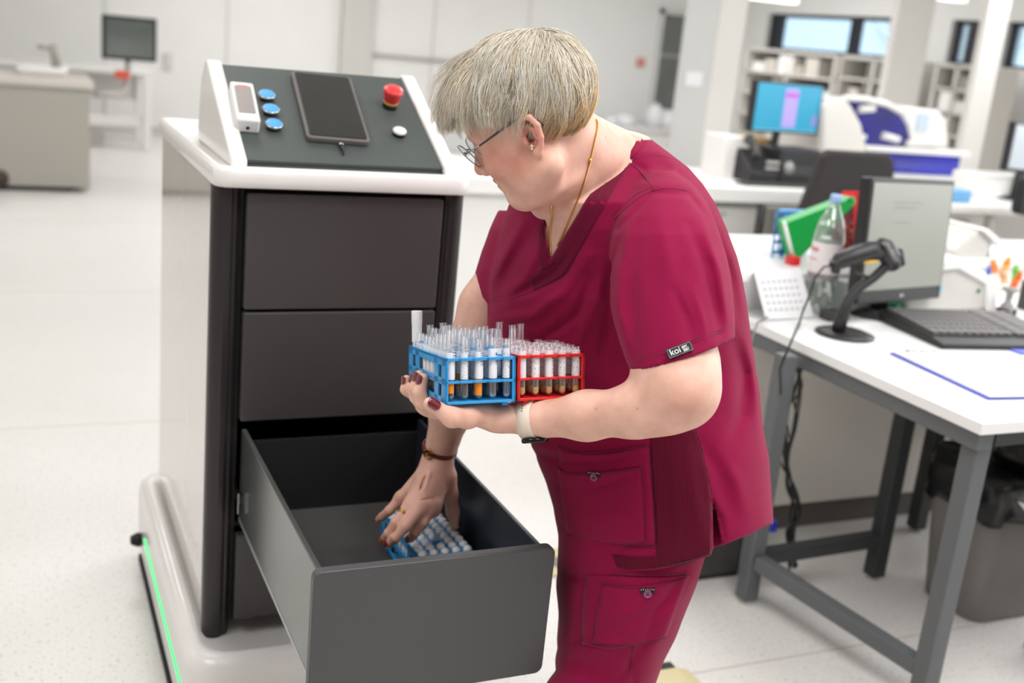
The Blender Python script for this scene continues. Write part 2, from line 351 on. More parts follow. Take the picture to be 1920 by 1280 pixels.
# base
bm_ = MB()
pl = rrect(.300, 2.0, .900, 3.02, .07, 6); n = len(pl); cx, cy = .6, 2.5
def ring(off, z):
    return [(cx+(x-cx)*(1-off/.30), cy+(y-cy)*(1-off/.51), z+(0.0)) for x, y in pl]
levels = [(.012, .03), (0, .06), (0, .205), (.004, .224), (.014, .236), (.030, .240), (.042, .234), (.055, .222)]
vs = []; fs = []
for off, z in levels: vs += ring(off, z)
for i in range(len(levels)-1):
    for k2 in range(n): fs.append((i*n+k2, i*n+(k2+1) % n, (i+1)*n+(k2+1) % n, (i+1)*n+k2))
fs.append(tuple(range(n))[::-1]); fs.append(tuple((len(levels)-1)*n+k2 for k2 in range(n)))
bm_.add(vs, fs, 0, True); bm_.box((.41, 2.19, .2), (.79, 2.94, .246))
put('base', bm_, M_white, cart)
st = MB().box((.2975, 2.06, .128), (.301, 2.80, .137)); put('light_strip', st, M_led, cart)['label'] = 'glowing green light strip on the left side'
put('light_strip', MB().box((.37, 1.9975, .118), (.83, 2.001, .142)), M_led, cart)['label'] = 'glowing green light strip on the front'
put('base_shadow_line', MB().box((.3005, 2.08, .0), (.31, 2.95, .018)), M_blk, cart)  # black strip standing in for the shadow line under the base
for x, y in ((.345, 2.10), (.855, 2.10), (.33, 2.93), (.855, 2.93)):
    put('caster', MB().lathe([(0, -.014), (.026, -.014), (.03, -.008), (.03, .008), (.026, .014), (0, .014)], (x, y, .03), (1, 0, 0), 18), M_blk, cart)
put('side_sensor', MB().lathe([(0, 0), (.017, 0), (.02, .012), (.012, .03), (0, .032)], (.302, 2.87, .10), (-1, 0, 0), 14), M_blk, cart)
# top tray: rim and deck
def solid_rings(pls, zs, mi=0, cap0=True, cap1=True):
    m = MB(); n_ = len(pls[0]); vs_ = [(x, y, z) for p_, z in zip(pls, zs) for x, y in p_]
    fs_ = [(i*n_+k_, i*n_+(k_+1) % n_, (i+1)*n_+(k_+1) % n_, (i+1)*n_+k_) for i in range(len(pls)-1) for k_ in range(n_)]
    if cap0: fs_.append(tuple(range(n_))[::-1])
    if cap1: fs_.append(tuple((len(pls)-1)*n_+k_ for k_ in range(n_)))
    return m.add(vs_, fs_, mi, True)
def rr(o): return rrect(.343+o, 2.092+o, .857-o, 2.975-o, max(.03-o, .006), 5)
put('top_tray', solid_rings([rr(.004), rr(0), rr(0), rr(.006), rr(.012), rr(.016), rr(.02)], [1.179, 1.182, 1.210, 1.218, 1.219, 1.217, 1.214]), M_white, cart)
# console
cy0, cz0, cy1, cz1 = 2.140, 1.224, 2.452, 1.384
sl = npa((0, cy1-cy0, cz1-cz0)); sl /= np.linalg.norm(sl); cn = np.cross((1, 0, 0), sl)      # slope direction and outward normal
P0 = npa((0, cy0, cz0))
def on_console(px, py, lift=0.):
    r = at(px, py, D=1)-CAM; q = P0+cn*lift
    return CAM+r*((q-CAM)@cn)/(r@cn)
def cpt(x, s, h=0): return P0+npa((x, 0, 0))+sl*s+cn*h
prof = [(cy0-.012, 1.212), (cy0-.008, cz0+.006), (cy1-.006, cz1+.008), (cy1+.012, cz1+.008), (cy1+.06, cz1-.03), (cy1+.10, 1.214)]
for x0, x1 in ((.378, .410), (.808, .838)):
    put('console_cheek', MB().prism(prof, x0, x1, 0), M_white, cart, bevel=.006, seg=3)
put('console_body', MB().prism([(cy0, 1.213), (cy0+.002, cz0-.006), (cy1-.004, cz1-.004), (cy1+.05, cz1-.03), (cy1+.09, 1.214)], .409, .809, 0), mat('dark console body', (40, 43, 42), .6), cart)  # dark grey body behind the control panel
cp = MB().obox(cpt(.609, .176, -.003), (.1985, .174, .005), (1, 0, 0), sl, cn); put('control_panel', cp, M_panel, cart, bevel=.0015)
M_blue = mat('blue push button', (63, 158, 226), .3, coat=.5); M_red = mat('red mushroom button', (222, 48, 52), .35, coat=.4)
for (bx, by) in ((500.6, 177), (508, 204), (514, 232)):
    c = on_console(bx, by, .012); b = c-cn*.012
    o = put('push_button', MB().lathe([(0, .002), (.0125, .002), (.0145, .006), (.0145, .010)], b, cn, 20), M_blk, cart)
    put('button_cap', MB().lathe([(.0165, .009), (.017, .012), (.0155, .015), (.012, .0148), (0, .0155)], b, cn, 24), M_blue, o)
    put('cap_ring', MB().lathe([(.0168, .0085), (.0180, .010), (.0178, .0135), (.0166, .0142)], b, cn, 24), M_chrome, o)
c = on_console(749, 247, .010)-cn*.010
o = put('push_button', MB().lathe([(0, .002), (.0125, .002), (.014, .005), (.014, .011)], c, cn, 20), M_blk, cart); o['label'] = 'white push button'
put('button_cap', MB().lathe([(.014, .010), (.0145, .013), (.0125, .0155), (0, .016)], c, cn, 24), M_white, o)
c = on_console(731, 199, .004)-cn*.004
o = put('emergency_stop', MB().lathe([(0, .001), (.016, .001), (.0155, .014), (0, .014)], c, cn, 24), M_blk, cart); o['label'] = 'red mushroom emergency stop button'
put('collar', MB().lathe([(.0155, .013), (.0165, .016), (.0155, .018), (0, .018)], c, cn, 24), mat('yellow collar', (226, 160, 60), .5), o)
put('mushroom_cap', MB().lathe([(.0155, .017), (.0175, .022), (.0195, .034), (.0215, .040), (.0215, .044), (.019, .0475), (.010, .049), (0, .0495)], c, cn, 28), M_red, o)
# tablet lying on the panel
def frame_on_console(TL, TR, BR, BL, lift):
    q = [on_console(*p, lift) for p in (TL, TR, BR, BL)]; c = sum(q)/4
    u = (q[1]+q[2]-q[0]-q[3])/2; v = (q[0]+q[1]-q[2]-q[3])/2
    W, H = np.linalg.norm(u), np.linalg.norm(v); v = v/H; u = u/np.linalg.norm(u); u = u-v*(u@v); u /= np.linalg.norm(u)
    return c, u, v, W, H
def plate(m, c, u, v, n_, W, H, r, h0, h1, mi=0, inner=None):
    pl_ = rrect(-W/2, -H/2, W/2, H/2, r, 5); k_ = len(pl_); vs_ = [c+u*a+v*b+n_*h for h in (h0, h1) for a, b in pl_]
    return m.add(vs_, [(i, (i+1) % k_, k_+(i+1) % k_, k_+i) for i in range(k_)]+[tuple(range(k_))[::-1], tuple(range(k_, 2*k_))], mi)
c, u, v, W, H = frame_on_console((545, 132), (657, 145), (695, 267), (576, 257), .014); c = c-cn*.014
tb = empty('tablet_computer', c, 'black tablet in a grey rubber case lying on the control panel', 'tablet')
put('rubber_case', plate(MB(), c, u, v, cn, W, H, .010, .003, .015), mat('grey rubber case', (106, 101, 98), .5), tb, bevel=.0025, seg=3)
m = MB(); plate(m, c, u, v, cn, W-.012, H-.014, .006, .0155, .0168); put('screen', m, mat('dark glossy tablet glass', (28, 27, 24), .13, spec=.6, var=.25, vscale=14), tb, bevel=.0008)
m = MB(); plate(m, c, u, v, cn, W-.05, H-.06, .012, -.002, .003); put('mounting_pad', m, M_blk, tb)
p = c-v*(H/2+.001)+u*.004+cn*.009
m = MB(); m.tube([p, p-v*.010], .0052, 10, flat=.6); put('plug', m, M_chrome, tb); m = MB(); m.tube([p-v*.010, p-v*.026, p-v*.030], [.0042, .0036, .002], 10); put('cable_sleeve', m, mat('black cable', (26, 26, 28), .45), tb)
p2 = p-v*.03; m = MB(); m.tube([p2, p2-v*.004-cn*.003, p2-v*.005-cn*.009], .0018, 8); put('cable', m, mat('black cable'), tb)
# white handheld terminal
c, u, v, W, H = frame_on_console((432, 153), (473, 153), (489, 224), (444, 226), .032); c = c-cn*.032
ht = empty('handheld_terminal', c, 'white handheld terminal with grey display standing on the control panel', 'handheld terminal')
put('housing', plate(MB(), c, u, v, cn, W, H, .006, .002, .032), mat('white device plastic', (224, 224, 222), .4), ht, bevel=.004, seg=3)
m = MB(); plate(m, c+v*.004, u, v, cn, W*.70, H*.70, .003, .0322, .0330); put('display', m, mat('grey device display', (138, 130, 126), .3), ht)
m = MB(); plate(m, c+v*(H*.375), u, v, cn, W*.45, .004, .0015, .0325, .0334); put('status_light', m, mat('red status light', (226, 70, 66), .4, emit=.6), ht)
m = MB(); m.lathe([(0, 0), (.0035, 0), (.0035, .001), (0, .001)], c-v*(H/2)+cn*.014, -v, 12); put('port', m, M_blk, ht)
m = MB(); plate(m, c, u, v, cn, W*.8, H*.9, .004, -.002, .003); put('holder', m, mat('grey holder', (120, 120, 118), .5), ht)

# ================================================================ TEST TUBE RACKS AND TUBES
M_rblue = mat('sky blue rack plastic', (52, 156, 219), .35, coat=.2); M_rred = mat('red rack plastic', (222, 40, 40), .35, coat=.2)
def rack_mats(M, name, lab, m, W, L, Hh, nx, ny, kind=0):
    """wire-frame style rack: local x = short side, y = long side (away), z up, origin top front left corner"""
    r = empty(name, label=lab, cat='test tube rack', M=M)
    def grid(z, t, hole):
        g = MB(); bw = .0035; sx = W/nx; sy = L/ny
        g.box((0, 0, z-t), (W, .005, z)); g.box((0, L-.005, z-t), (W, L, z)); g.box((0, 0, z-t), (.005, L, z)); g.box((W-.005, 0, z-t), (W, L, z))
        for i in range(1, nx): g.box((i*sx-hole, 0, z-t), (i*sx+hole, L, z-.0004))
        for j in range(1, ny): g.box((0, j*sy-hole, z-t), (W, j*sy+hole, z-.0004))
        return g
    put('top_grid', grid(0, .0045, .0030), m, r, world=False, bevel=.0007)
    put('middle_grid', grid(-Hh*.50, .0035, .0028), m, r, world=False, bevel=.0006)
    b = MB().box((0, 0, -Hh), (W, L, -Hh+.004)); put('bottom_plate', b, m, r, world=False, bevel=.0008)
    for y in (0, L-.004):
        for x in (0, W-.005): put('corner_post', MB().box((x, y, -Hh), (x+.005, y+.004, 0)), m, r, world=False, bevel=.0008)
    for x in (0, W-.003):
        s_ = MB()
        for z0, z1 in ((-.012, 0), (-Hh*.50-.006, -Hh*.50+.004), (-Hh, -Hh+.010)): s_.box((x, 0, z0), (x+.003, L, z1))
        for t0, t1 in ((0, .10), (.18, .28), (.70, .80), (.89, 1)): s_.box((x, L*t0, -Hh), (x+.003, L*t1, 0))
        put('side_wall', s_, m, r, world=False, bevel=.0006)
    for x in (.012, W-.018):
        for y in (.006, L-.014): put('foot', MB().box((x, y, -Hh-.005), (x+.008, y+.008, -Hh)), m, r, world=False)
    return r
M_tube = glassy('clear tube plastic', (248, 249, 250), .05, .12, .07); M_cap = mat('translucent white cap', (228, 230, 232), .4)
def label_mat(name, kind):
    m = mat(name, (236, 236, 238), .55); nt = m.node_tree; b = nt.nodes['Principled BSDF']; tc = nt.nodes.new('ShaderNodeTexCoord')
    sp = nt.nodes.new('ShaderNodeSeparateXYZ'); nt.links.new(tc.outputs['Object'], sp.inputs[0])
    if kind in (0, 1):          # horizontal bars printed on one side of the wrap
        mv = nt.nodes.new('ShaderNodeCombineXYZ'); nt.links.new(sp.outputs[2], mv.inputs[2])
        n = nt.nodes.new('ShaderNodeTexNoise'); n.inputs['Scale'].default_value = 750 if kind == 0 else 500; n.inputs['Detail'].default_value = 1
        nt.links.new(mv.outputs[0], n.inputs['Vector'])
        th = nt.nodes.new('ShaderNodeMath'); th.operation = 'GREATER_THAN'; th.inputs[1].default_value = .52; nt.links.new(n.outputs['Fac'], th.inputs[0])
        ma = nt.nodes.new('ShaderNodeMath'); ma.operation = 'GREATER_THAN'; ma.inputs[1].default_value = -.001 if kind == 0 else .002; nt.links.new(sp.outputs[0], ma.inputs[0])
        mb2 = nt.nodes.new('ShaderNodeMath'); mb2.operation = 'LESS_THAN'; mb2.inputs[1].default_value = -.012 if kind == 0 else -.018; nt.links.new(sp.outputs[2], mb2.inputs[0])
        mc = nt.nodes.new('ShaderNodeMath'); mc.operation = 'GREATER_THAN'; mc.inputs[1].default_value = -.040; nt.links.new(sp.outputs[2], mc.inputs[0])
        t = th
        for q in (ma, mb2, mc):
            x = nt.nodes.new('ShaderNodeMath'); x.operation = 'MULTIPLY'; nt.links.new(t.outputs[0], x.inputs[0]); nt.links.new(q.outputs[0], x.inputs[1]); t = x
    else:                        # rows of tiny print
        n = nt.nodes.new('ShaderNodeTexNoise'); n.inputs['Scale'].default_value = 900; n.inputs['Detail'].default_value = 1; nt.links.new(tc.outputs['Object'], n.inputs['Vector'])
        t = nt.nodes.new('ShaderNodeMath'); t.operation = 'GREATER_THAN'; t.inputs[1].default_value = .64; nt.links.new(n.outputs['Fac'], t.inputs[0])
    mx = nt.nodes.new('ShaderNodeMix'); mx.data_type = 'RGBA'; mx.inputs['A'].default_value = (*lin((238, 238, 241)), 1); mx.inputs['B'].default_value = (*lin((58, 62, 84)), 1)
    nt.links.new(t.outputs[0], mx.inputs['Factor']); nt.links.new(mx.outputs['Result'], b.inputs['Base Color'])
    return m
M_lab = [label_mat('barcode label', 0), label_mat('wide barcode label', 1), label_mat('printed label', 2)]
M_orange = mat('orange sticker', (240, 140, 28), .5); M_bluepr = mat('blue printed tip', (110, 170, 220), .5)
def liquid(name, rgb): return mat(name, rgb, .12, trans=.15, spec=.6)
M_liq = [liquid('dark amber serum', (74, 58, 20)), liquid('yellow serum', (226, 176, 34)), liquid('pale serum', (206, 206, 196)), liquid('dark red cells', (58, 14, 16))]
_tp = {}
def tube_mesh(kind, R, L):
    k_ = ('t', kind, R, L)
    if k_ in _tp: return _tp[k_]
    # origin at the tube's mouth, tube hangs down; several profiles share one mesh per kind
    pr = [(R, 0), (R, -.001), (R-.0006, -.002), (R-.0006, -L+R)]+[(max((R-.0006)*math.cos(a), 1e-4), -L+R-(R-.0006)*math.sin(a)) for a in np.linspace(.15, PI/2, 7)]
    _tp[k_] = MB().lathe(pr, n=16).mesh('tube_wall', M_tube); return _tp[k_]
def wrap_mesh(z0, z1, R, mi, nm, gap=.9):
    k_ = (nm, z0, z1, R, mi, gap)
    if k_ in _tp: return _tp[k_]
    m_ = MB(); m_.lathe([(R+.0004, z0), (R+.0004, z1)], n=18, a0=-PI/2-gap*PI, a1=-PI/2+gap*PI)
    _tp[k_] = m_.mesh(nm, mi); return _tp[k_]
def liq_mesh(L, h, R, m_):
    k_ = ('liq', L, h, R, m_.name)
    if k_ in _tp: return _tp[k_]
    r = R-.0014; pr = [(1e-4, -L+h), (r, -L+h), (r, -L+R)]+[(max(r*math.cos(a), 1e-4), -L+R-r*math.sin(a)) for a in np.linspace(.15, PI/2, 6)]
    _tp[k_] = MB().lathe(pr, n=16).mesh('liquid', m_); return _tp[k_]
def make_tube(M, lab, group, R=.0062, L=.092, lz=(-.028, -.074), lm=0, liq=None, lh=.02, sticker=None, tip=False, cap=False, rot=0., name='test_tube'):
    M = M @ Matrix.Rotation(rot, 4, 'Z')
    t = empty(name, label=lab, cat='test tube', group=group, M=M)
    def p(nm, me):
        o = bpy.data.objects.new(nm, me); COL.objects.link(o); o.parent = t; MW[o] = M; return o
    p('tube_wall', tube_mesh(0, R, L))
    if lm is not None: p('label', wrap_mesh(lz[1], lz[0], R, M_lab[lm], 'label', .80))
    if tip: p('label_tip', wrap_mesh(lz[0], lz[0]+.004, R, M_bluepr, 'label_tip', .5))
    if sticker: p('sticker', wrap_mesh(sticker[0], sticker[1], R+.0003, M_orange, 'sticker', .55))
    if liq is not None: p('liquid', liq_mesh(L, lh, R, M_liq[liq]))
    if cap: p('cap', cap_mesh(R))
    return t
def cap_mesh(R):
    if ('cap', R) in _tp: return _tp[('cap', R)]
    _tp[('cap', R)] = MB().lathe([(0, .004), (R*.7, .004), (R*.75, .0015), (R+.0012, .0015), (R+.0014, -.006), (R, -.007)], n=14).mesh('cap', M_cap); return _tp[('cap', R)]
def mat_from(o, e1, e2):
    e1 = npa(e1); e1 /= np.linalg.norm(e1); e2 = npa(e2); e2 = e2-e1*(e1@e2); e2 /= np.linalg.norm(e2); e3 = np.cross(e1, e2)
    return Matrix(((e1[0], e2[0], e3[0], o[0]), (e1[1], e2[1], e3[1], o[1]), (e1[2], e2[2], e3[2], o[2]), (0, 0, 0, 1)))
RA = at(835, 672, D=1.6); RE1, RE2 = npa((1, -.06, .02)), npa((.06, .98, -.19))
MR = mat_from(RA, RE1, RE2); RW, RL, RH = .109, .200, .068
rack_mats(MR, 'test_tube_rack', 'blue plastic test tube rack held on her left forearm and hand', M_rblue, RW, RL, RH, 5, 10)
sx, sy = RW/5, RL/10
rt = random.Random(3)
front = {0: dict(lm=0, liq=0, sticker=(-.078, -.048), lh=.022, top=.040, why='front corner tube of the held blue rack, orange sticker low on it'),
         1: dict(lm=2, liq=0, lh=.026, top=.030, why='second front tube of the held blue rack, bare lower end over dark yellow liquid'),
         2: dict(lm=0, liq=3, sticker=(-.092, -.052), lh=.016, top=.026, why='middle front tube of the held blue rack, large orange sticker with handwriting'),
         3: dict(lm=1, liq=None, tip=True, top=.028, why='fourth front tube of the held blue rack, barcode label with blue tip and clear end'),
         4: dict(lm=2, liq=None, tip=True, top=.026, why='front tube of the held blue rack beside the red rack, printed label with blue tip')}
def slot(M, i, j, up, W, L, nx, ny): return M @ Matrix.Translation(Vector((W/nx*(i+.5), L/ny*(j+.5), up)))
for j in range(10):
    for i in range(5):
        if j == 0:
            k_ = front[i]; up = .0; Lt = RH-.006+k_['top']
            make_tube(slot(MR, i, 0, k_['top'], RW, RL, 5, 10), k_['why'], None, L=Lt, lz=(-k_['top']+.012 if k_.get('tip') else -k_['top']+.008, -k_['top']-.032), lm=k_['lm'], liq=k_['liq'], lh=k_['lh'] if 'lh' in k_ else .02, sticker=(-k_['top']-.052, -k_['top']-.034) if i == 0 else ((-k_['top']-.056, -k_['top']-.033) if i == 2 else None), tip=k_.get('tip', False), rot=(.35, -.5, .25, .0, -.6)[i])
            continue
        if rt.random() < .14 and i > 0: continue
        top = rt.choice((.030, .033, .036, .038)) if i+j < 12 else .02
        if i == 0 and j >= 4: top = .022
        if i == 0 and j in (2, 3): top = .030
        row = 'left edge' if i == 0 else 'inside'
        stk, tp = rt.random() < .5, rt.random() < .2
        lk = 'with orange sticker' if stk else 'with blue-tipped label' if tp else 'with plain white label'; wh = 'along the left edge of the held blue rack' if i == 0 else 'in the back half of the held blue rack' if j > 4 else 'behind the front row of the held blue rack'
        make_tube(slot(MR, i, j, top, RW, RL, 5, 10), 'clear test tube %s %s' % (lk, wh.replace('the held', 'held')), 'tubes %s %s' % (lk, wh), L=RH-.006+top, lz=(-top+.008, -top-.034), lm=rt.choice((0, 1, 2)),
                  liq=rt.choice((0, 0, 3, None)), sticker=(-top-.046, -top-.026) if stk else None, tip=tp, rot=rt.uniform(-1, 1))
# the long all-white tube at the far left end
tt = make_tube(slot(MR, 0, 9, .056, RW, RL, 5, 10), 'tall tube wrapped wholly in white paper, far left in the held blue rack', None, L=.112, lz=(.0, -.05), lm=None, liq=None)
o = bpy.data.objects.new('paper_wrap', MB().lathe([(.0078, -.05), (.0082, -.0215), (.0086, -.02), (.0088, -.001), (.0086, 0), (.0001, 0)], n=20).mesh('paper_wrap', mat('white paper wrap', (232, 232, 232), .7))); COL.objects.link(o); o.parent = tt
# red rack beside it
MRR = mat_from(RA+npa(MR.to_3x3() @ Vector((RW+.0025, .0, .001))), RE1, RE2)
rack_mats(MRR, 'test_tube_rack', 'red plastic test tube rack held against her belly beside the blue one', M_rred, RW, RL, RH, 5, 10)
for j in range(10):
    for i in range(5):
        if j == 0:
            make_tube(slot(MRR, i, 0, .010, RW, RL, 5, 10), ('first', 'second', 'middle', 'fourth', 'right-hand end')[i]+' front tube of the held red rack, labelled, a little yellow liquid', None, L=RH-.006+.010, lz=(.0-.004, -.044), lm=(1, 2, 0, 2, 2)[i], liq=1, lh=.013, rot=(.6, .0, .5, -.4, .3)[i])
        elif (i, j) in ((0, 2), (1, 5), (2, 6), (1, 8)):
            make_tube(slot(MRR, i, j, .036, RW, RL, 5, 10), {(0, 2): 'tall clear tube rising above the rest at the left of the red rack', (1, 5): 'tall clear tube above the middle of the red rack, left of a pair', (2, 6): 'tall clear tube above the middle of the red rack, right of a pair', (1, 8): 'tall clear tube far at the back of the red rack'}[(i, j)], None, L=RH-.006+.036, lz=(-.026, -.066), lm=2, liq=1, lh=.018)
        elif rt.random() < .93:
            make_tube(slot(MRR, i, j, .010+rt.uniform(-.001, .002), RW, RL, 5, 10), *(('short clear tube in the back half of the held red rack', 'short tubes in the back half of the held red rack') if j > 4 else ('short clear tube just behind the front row of the held red rack', 'short tubes behind the front row of the held red rack')), L=RH-.006+.010, lz=(-.004, -.044), lm=rt.choice((1, 2, 2)), liq=1, lh=.013, rot=rt.uniform(-1, 1))
# rack in the drawer
MD = mat_from((.657, 1.712, .578), (1, .03, 0), (-.03, 1, 0)); DW, DL, DH = .112, .205, .066
rack_mats(MD, 'test_tube_rack', 'blue test tube rack lying in the open drawer under her right hand', M_rblue, DW, DL, DH, 5, 10)
M_greyc = mat('white tube cap', (222, 224, 226), .35)
for j in range(10):
    for i in range(5):
        if (i, j) == (2, 2):
            make_tube(slot(MD, i, j, .024, DW, DL, 5, 10), 'tall clear tube rising above the caps of the drawer rack', None, L=.082, lm=None, liq=None, R=.0075); continue
        make_tube(slot(MD, i, j, .0035, DW, DL, 5, 10), *(('white-capped tube in the half of the drawer rack under her hand', 'capped tubes under her hand') if j > 4 else ('white-capped tube in the near half of the drawer rack', 'capped tubes in the near half of the drawer rack')), L=.062, lz=(-.008, -.04), lm=2, liq=rt.choice((3, 0, None)), lh=.03, cap=True, R=.0066, rot=rt.uniform(-1, 1))
# ================================================================ NEAR DESK AND THE THINGS ON IT
M_top = mat('white laminate worktop', (238, 238, 236), .35); M_leg = mat('grey steel desk frame', (98, 101, 103), .45, metal=.1); M_legd = mat('dark steel frame', (52, 54, 56), .5)
M_bk = mat('black plastic', (34, 32, 33), .45, var=.05); M_bkg = mat('dark grey plastic', (64, 62, 62), .5); M_lgrey = mat('light grey plastic', (206, 203, 197), .5); M_wp = mat('white plastic', (236, 235, 232), .4); M_key = mat('keyboard key', (112, 110, 110), .3)
M_cable = mat('black cable'); ZD = .775
desk = empty('desk', (2.6, 2.1, 0), 'white topped desk on a grey steel frame at the right, standing on the speckled floor', 'desk')
put('desktop', MB().prism([(1.95, 1.68), (3.7, 1.68), (3.7, 2.87), (2.545, 2.87), (2.545, 2.655), (1.95, 2.655)], ZD-.028, ZD, 2), M_top, desk, bevel=.002)
T = .048
def bar(m, a, b, t=T/2):
    a = npa(a); b = npa(b); u, v, d_ = frame_of(b-a)
    if abs(d_[2]) > .9: u, v = npa((1, 0, 0)), npa((0, 1, 0))
    m.obox((a+b)/2, (t, t, np.linalg.norm(b-a)/2), u, v, d_); return m
fx, fy0, fy1 = 1.985, 1.72, 2.30
for (x, y, z0, m_, nm) in ((2.06, 1.745, .012, M_leg, 0), (1.875+.0, 2.315, .012, M_leg, 1)): pass
LX = 2.010
put('leg', bar(MB(), (LX-.0, 1.735, .012), (LX, 1.735, ZD-.03)), M_leg, desk, bevel=.004)
put('leg', bar(MB(), (1.905, 2.318, .012), (1.905, 2.318, ZD-.03)), M_leg, desk, bevel=.004)
put('leg', bar(MB(), (2.40, 2.345, .012), (2.40, 2.345, ZD-.03)), M_legd, desk, bevel=.004)
put('leg', bar(MB(), (2.81, 2.60, .012), (2.81, 2.60, ZD-.03)), M_legd, desk, bevel=.004)
put('side_rail', bar(MB(), (LX-.02, 1.70, ZD-.052), (1.975, 2.64, ZD-.052), .022), M_leg, desk, bevel=.004)
put('foot_rail', bar(MB(), (LX-.004, 1.76, .112), (1.910, 2.295, .135), .021), M_leg, desk, bevel=.004)
put('cross_rail', bar(MB(), (1.925, 2.325, .135), (2.38, 2.345, .135), .021), M_legd, desk, bevel=.004)
put('front_rail', bar(MB(), (LX+.03, 1.735, ZD-.052), (3.6, 1.76, ZD-.052), .022), M_legd, desk, bevel=.004)
for x, y in ((LX, 1.735), (1.905, 2.318), (2.40, 2.345), (2.81, 2.60)):
    put('levelling_foot', MB().lathe([(0, 0), (.022, 0), (.022, .006), (.010, .012), (0, .013)], (x, y, 0), n=16), mat('clear foot', (190, 188, 184), .3), desk)
# cabinet block behind the desk
cbk = empty('base_cabinet', (3.2, 2.95, 0), 'long pale base cabinet with white top standing behind the desk', 'cabinet')
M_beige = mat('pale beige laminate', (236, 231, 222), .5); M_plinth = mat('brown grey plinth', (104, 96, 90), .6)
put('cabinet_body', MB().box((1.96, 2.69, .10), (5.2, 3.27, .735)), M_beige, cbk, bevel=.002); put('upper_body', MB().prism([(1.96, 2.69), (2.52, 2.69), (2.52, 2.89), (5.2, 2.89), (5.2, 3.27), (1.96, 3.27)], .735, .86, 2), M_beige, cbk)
put('plinth', MB().box((1.99, 2.72, 0), (5.2, 3.2, .10)), M_plinth, cbk)
put('worktop', MB().prism([(1.93, 2.67), (2.54, 2.67), (2.54, 2.88), (5.2, 2.88), (5.2, 3.30), (1.93, 3.30)], .86, .888, 2), M_top, cbk, bevel=.003)
# monitor
def monitor(name, TL, TR, BR, BL, lab, Ms, bez=.02, th=.035, stand=None, chin=.0, base=True, frame=None, cat='monitor'):
    TL, TR, BR, BL = map(npa, (TL, TR, BR, BL)); c = (TL+TR+BR+BL)/4
    u = (TR+BR-TL-BL)/2; v = (TL+TR-BL-BR)/2; W = np.linalg.norm(u); H = np.linalg.norm(v); u = u/W; v = v/H; v = v-u*(u@v); v /= np.linalg.norm(v); n = np.cross(u, v)
    if n @ (CAM-c) < 0: n = -n
    o = empty(name, c*npa((1, 1, 0))+npa((0, 0, stand if stand else c[2])), lab, cat)
    fm = frame or M_bk
    m = MB(); m.obox(c-n*th/2, (W/2, H/2, th/2), u, v, n); put('casing', m, fm, o, bevel=.006)
    m = MB(); m.obox(c+v*chin/2+n*.001, (W/2-bez, H/2-bez-chin/2, .0015), u, v, n); put('screen', m, Ms, o)
    if stand is not None:
        b = c-v*(H/2-.04)-n*(th+.01); m = MB(); m.tube([b, npa((b[0], b[1], stand+.02))-n*.02], [.03, .034], 12, flat=.5); put('stand_neck', m, fm, o)
        if base: put('stand_base', MB().lathe([(0, 0), (.09, 0), (.092, .008), (.05, .02), (0, .022)], (b[0]-n[0]*.02, b[1]-n[1]*.02, stand), n=28), fm, o)
    return o, c, u, v, n, W, H
def screen_mat(name, base, e, blocks=()):
    return mat(name, base, .35, emit=e)
mo, c, u, v, n, W, H = monitor('computer_monitor', at(1611, 336, Y=2.47), at(1775, 345, Y=2.60), at(1779, 551, Y=2.60), at(1630, 566, Y=2.47), 'black framed monitor with a pale grey screen on the near desk', screen_mat('pale grey screen', (140, 141, 132), .12), bez=.014, chin=.028, th=.04, stand=ZD)
for k_, (a, b, ww) in enumerate(((-.03, .115, .16), (-.04, .10, .13), (-.05, .055, .08))):
    m = MB(); m.obox(c+u*a+v*b+n*.0032, (ww/2, .0012, .0003), u, v, n); put('screen_text', m, mat('dim screen text', (118, 118, 110), .5, emit=.2), mo)
m = MB(); m.obox(c-v*(H/2-.02)+n*.0012, (.011, .004, .001), u, v, n); put('badge', m, mat('silver badge', (170, 170, 168), .3), mo)
m = MB(); m.obox(c+u*(W/2-.008)-v*(H/2-.03)+n*.002, (.006, .009, .001), u, v, n); put('sticker', m, mat('turquoise sticker', (92, 178, 205), .5), mo)
# keyboard
KM = mat_from(at(1683, 660, Z=ZD), npa((1, .10, 0)), npa((-.1, 1, 0)))
kc = at(1700, 648, Z=ZD)
kA, kB = at(1765, 655, Z=ZD), at(1645, 600, Z=ZD)       # front left, back left corners
ke2 = kB-kA; KD = np.linalg.norm(ke2); ke1 = npa((ke2[1], -ke2[0], 0)); KW = .46
KM = mat_from(kA, ke1, ke2); kb = empty('keyboard', M=KM, label='black computer keyboard lying on the near desk in front of the monitor', cat='keyboard')
put('keyboard_body', MB().prism([(0, 0), (0, .014), (KD*.22, .022), (KD, .034), (KD, 0)], 0, KW, 0), M_bk, kb, world=False, bevel=.005)
for r_ in range(6):
    yy = KD*(.24+.125*r_); zz = .0225+.012*(r_+.4)/6
    n_ = [10, 13, 14, 14, 14, 14][r_]; x0, x1 = .02, .30
    wd = (x1-x0)/n_
    for q in range(n_): put('key', MB().box((x0+wd*q+.0024, yy, zz-.004), (x0+wd*(q+1)-.0024, yy+KD*.125-.003, zz+.009)), M_key, kb, world=False, bevel=.0012, seg=1)
    for q in range(3): put('key', MB().box((.31+.018*q, yy, zz-.004), (.31+.018*q+.016, yy+KD*.125-.003, zz+.009)), M_key, kb, world=False, bevel=.0012, seg=1)
    for q in range(4): put('key', MB().box((.372+.019*q, yy, zz-.004), (.372+.019*q+.017, yy+KD*.125-.003, zz+.009)), M_key, kb, world=False, bevel=.0012, seg=1)
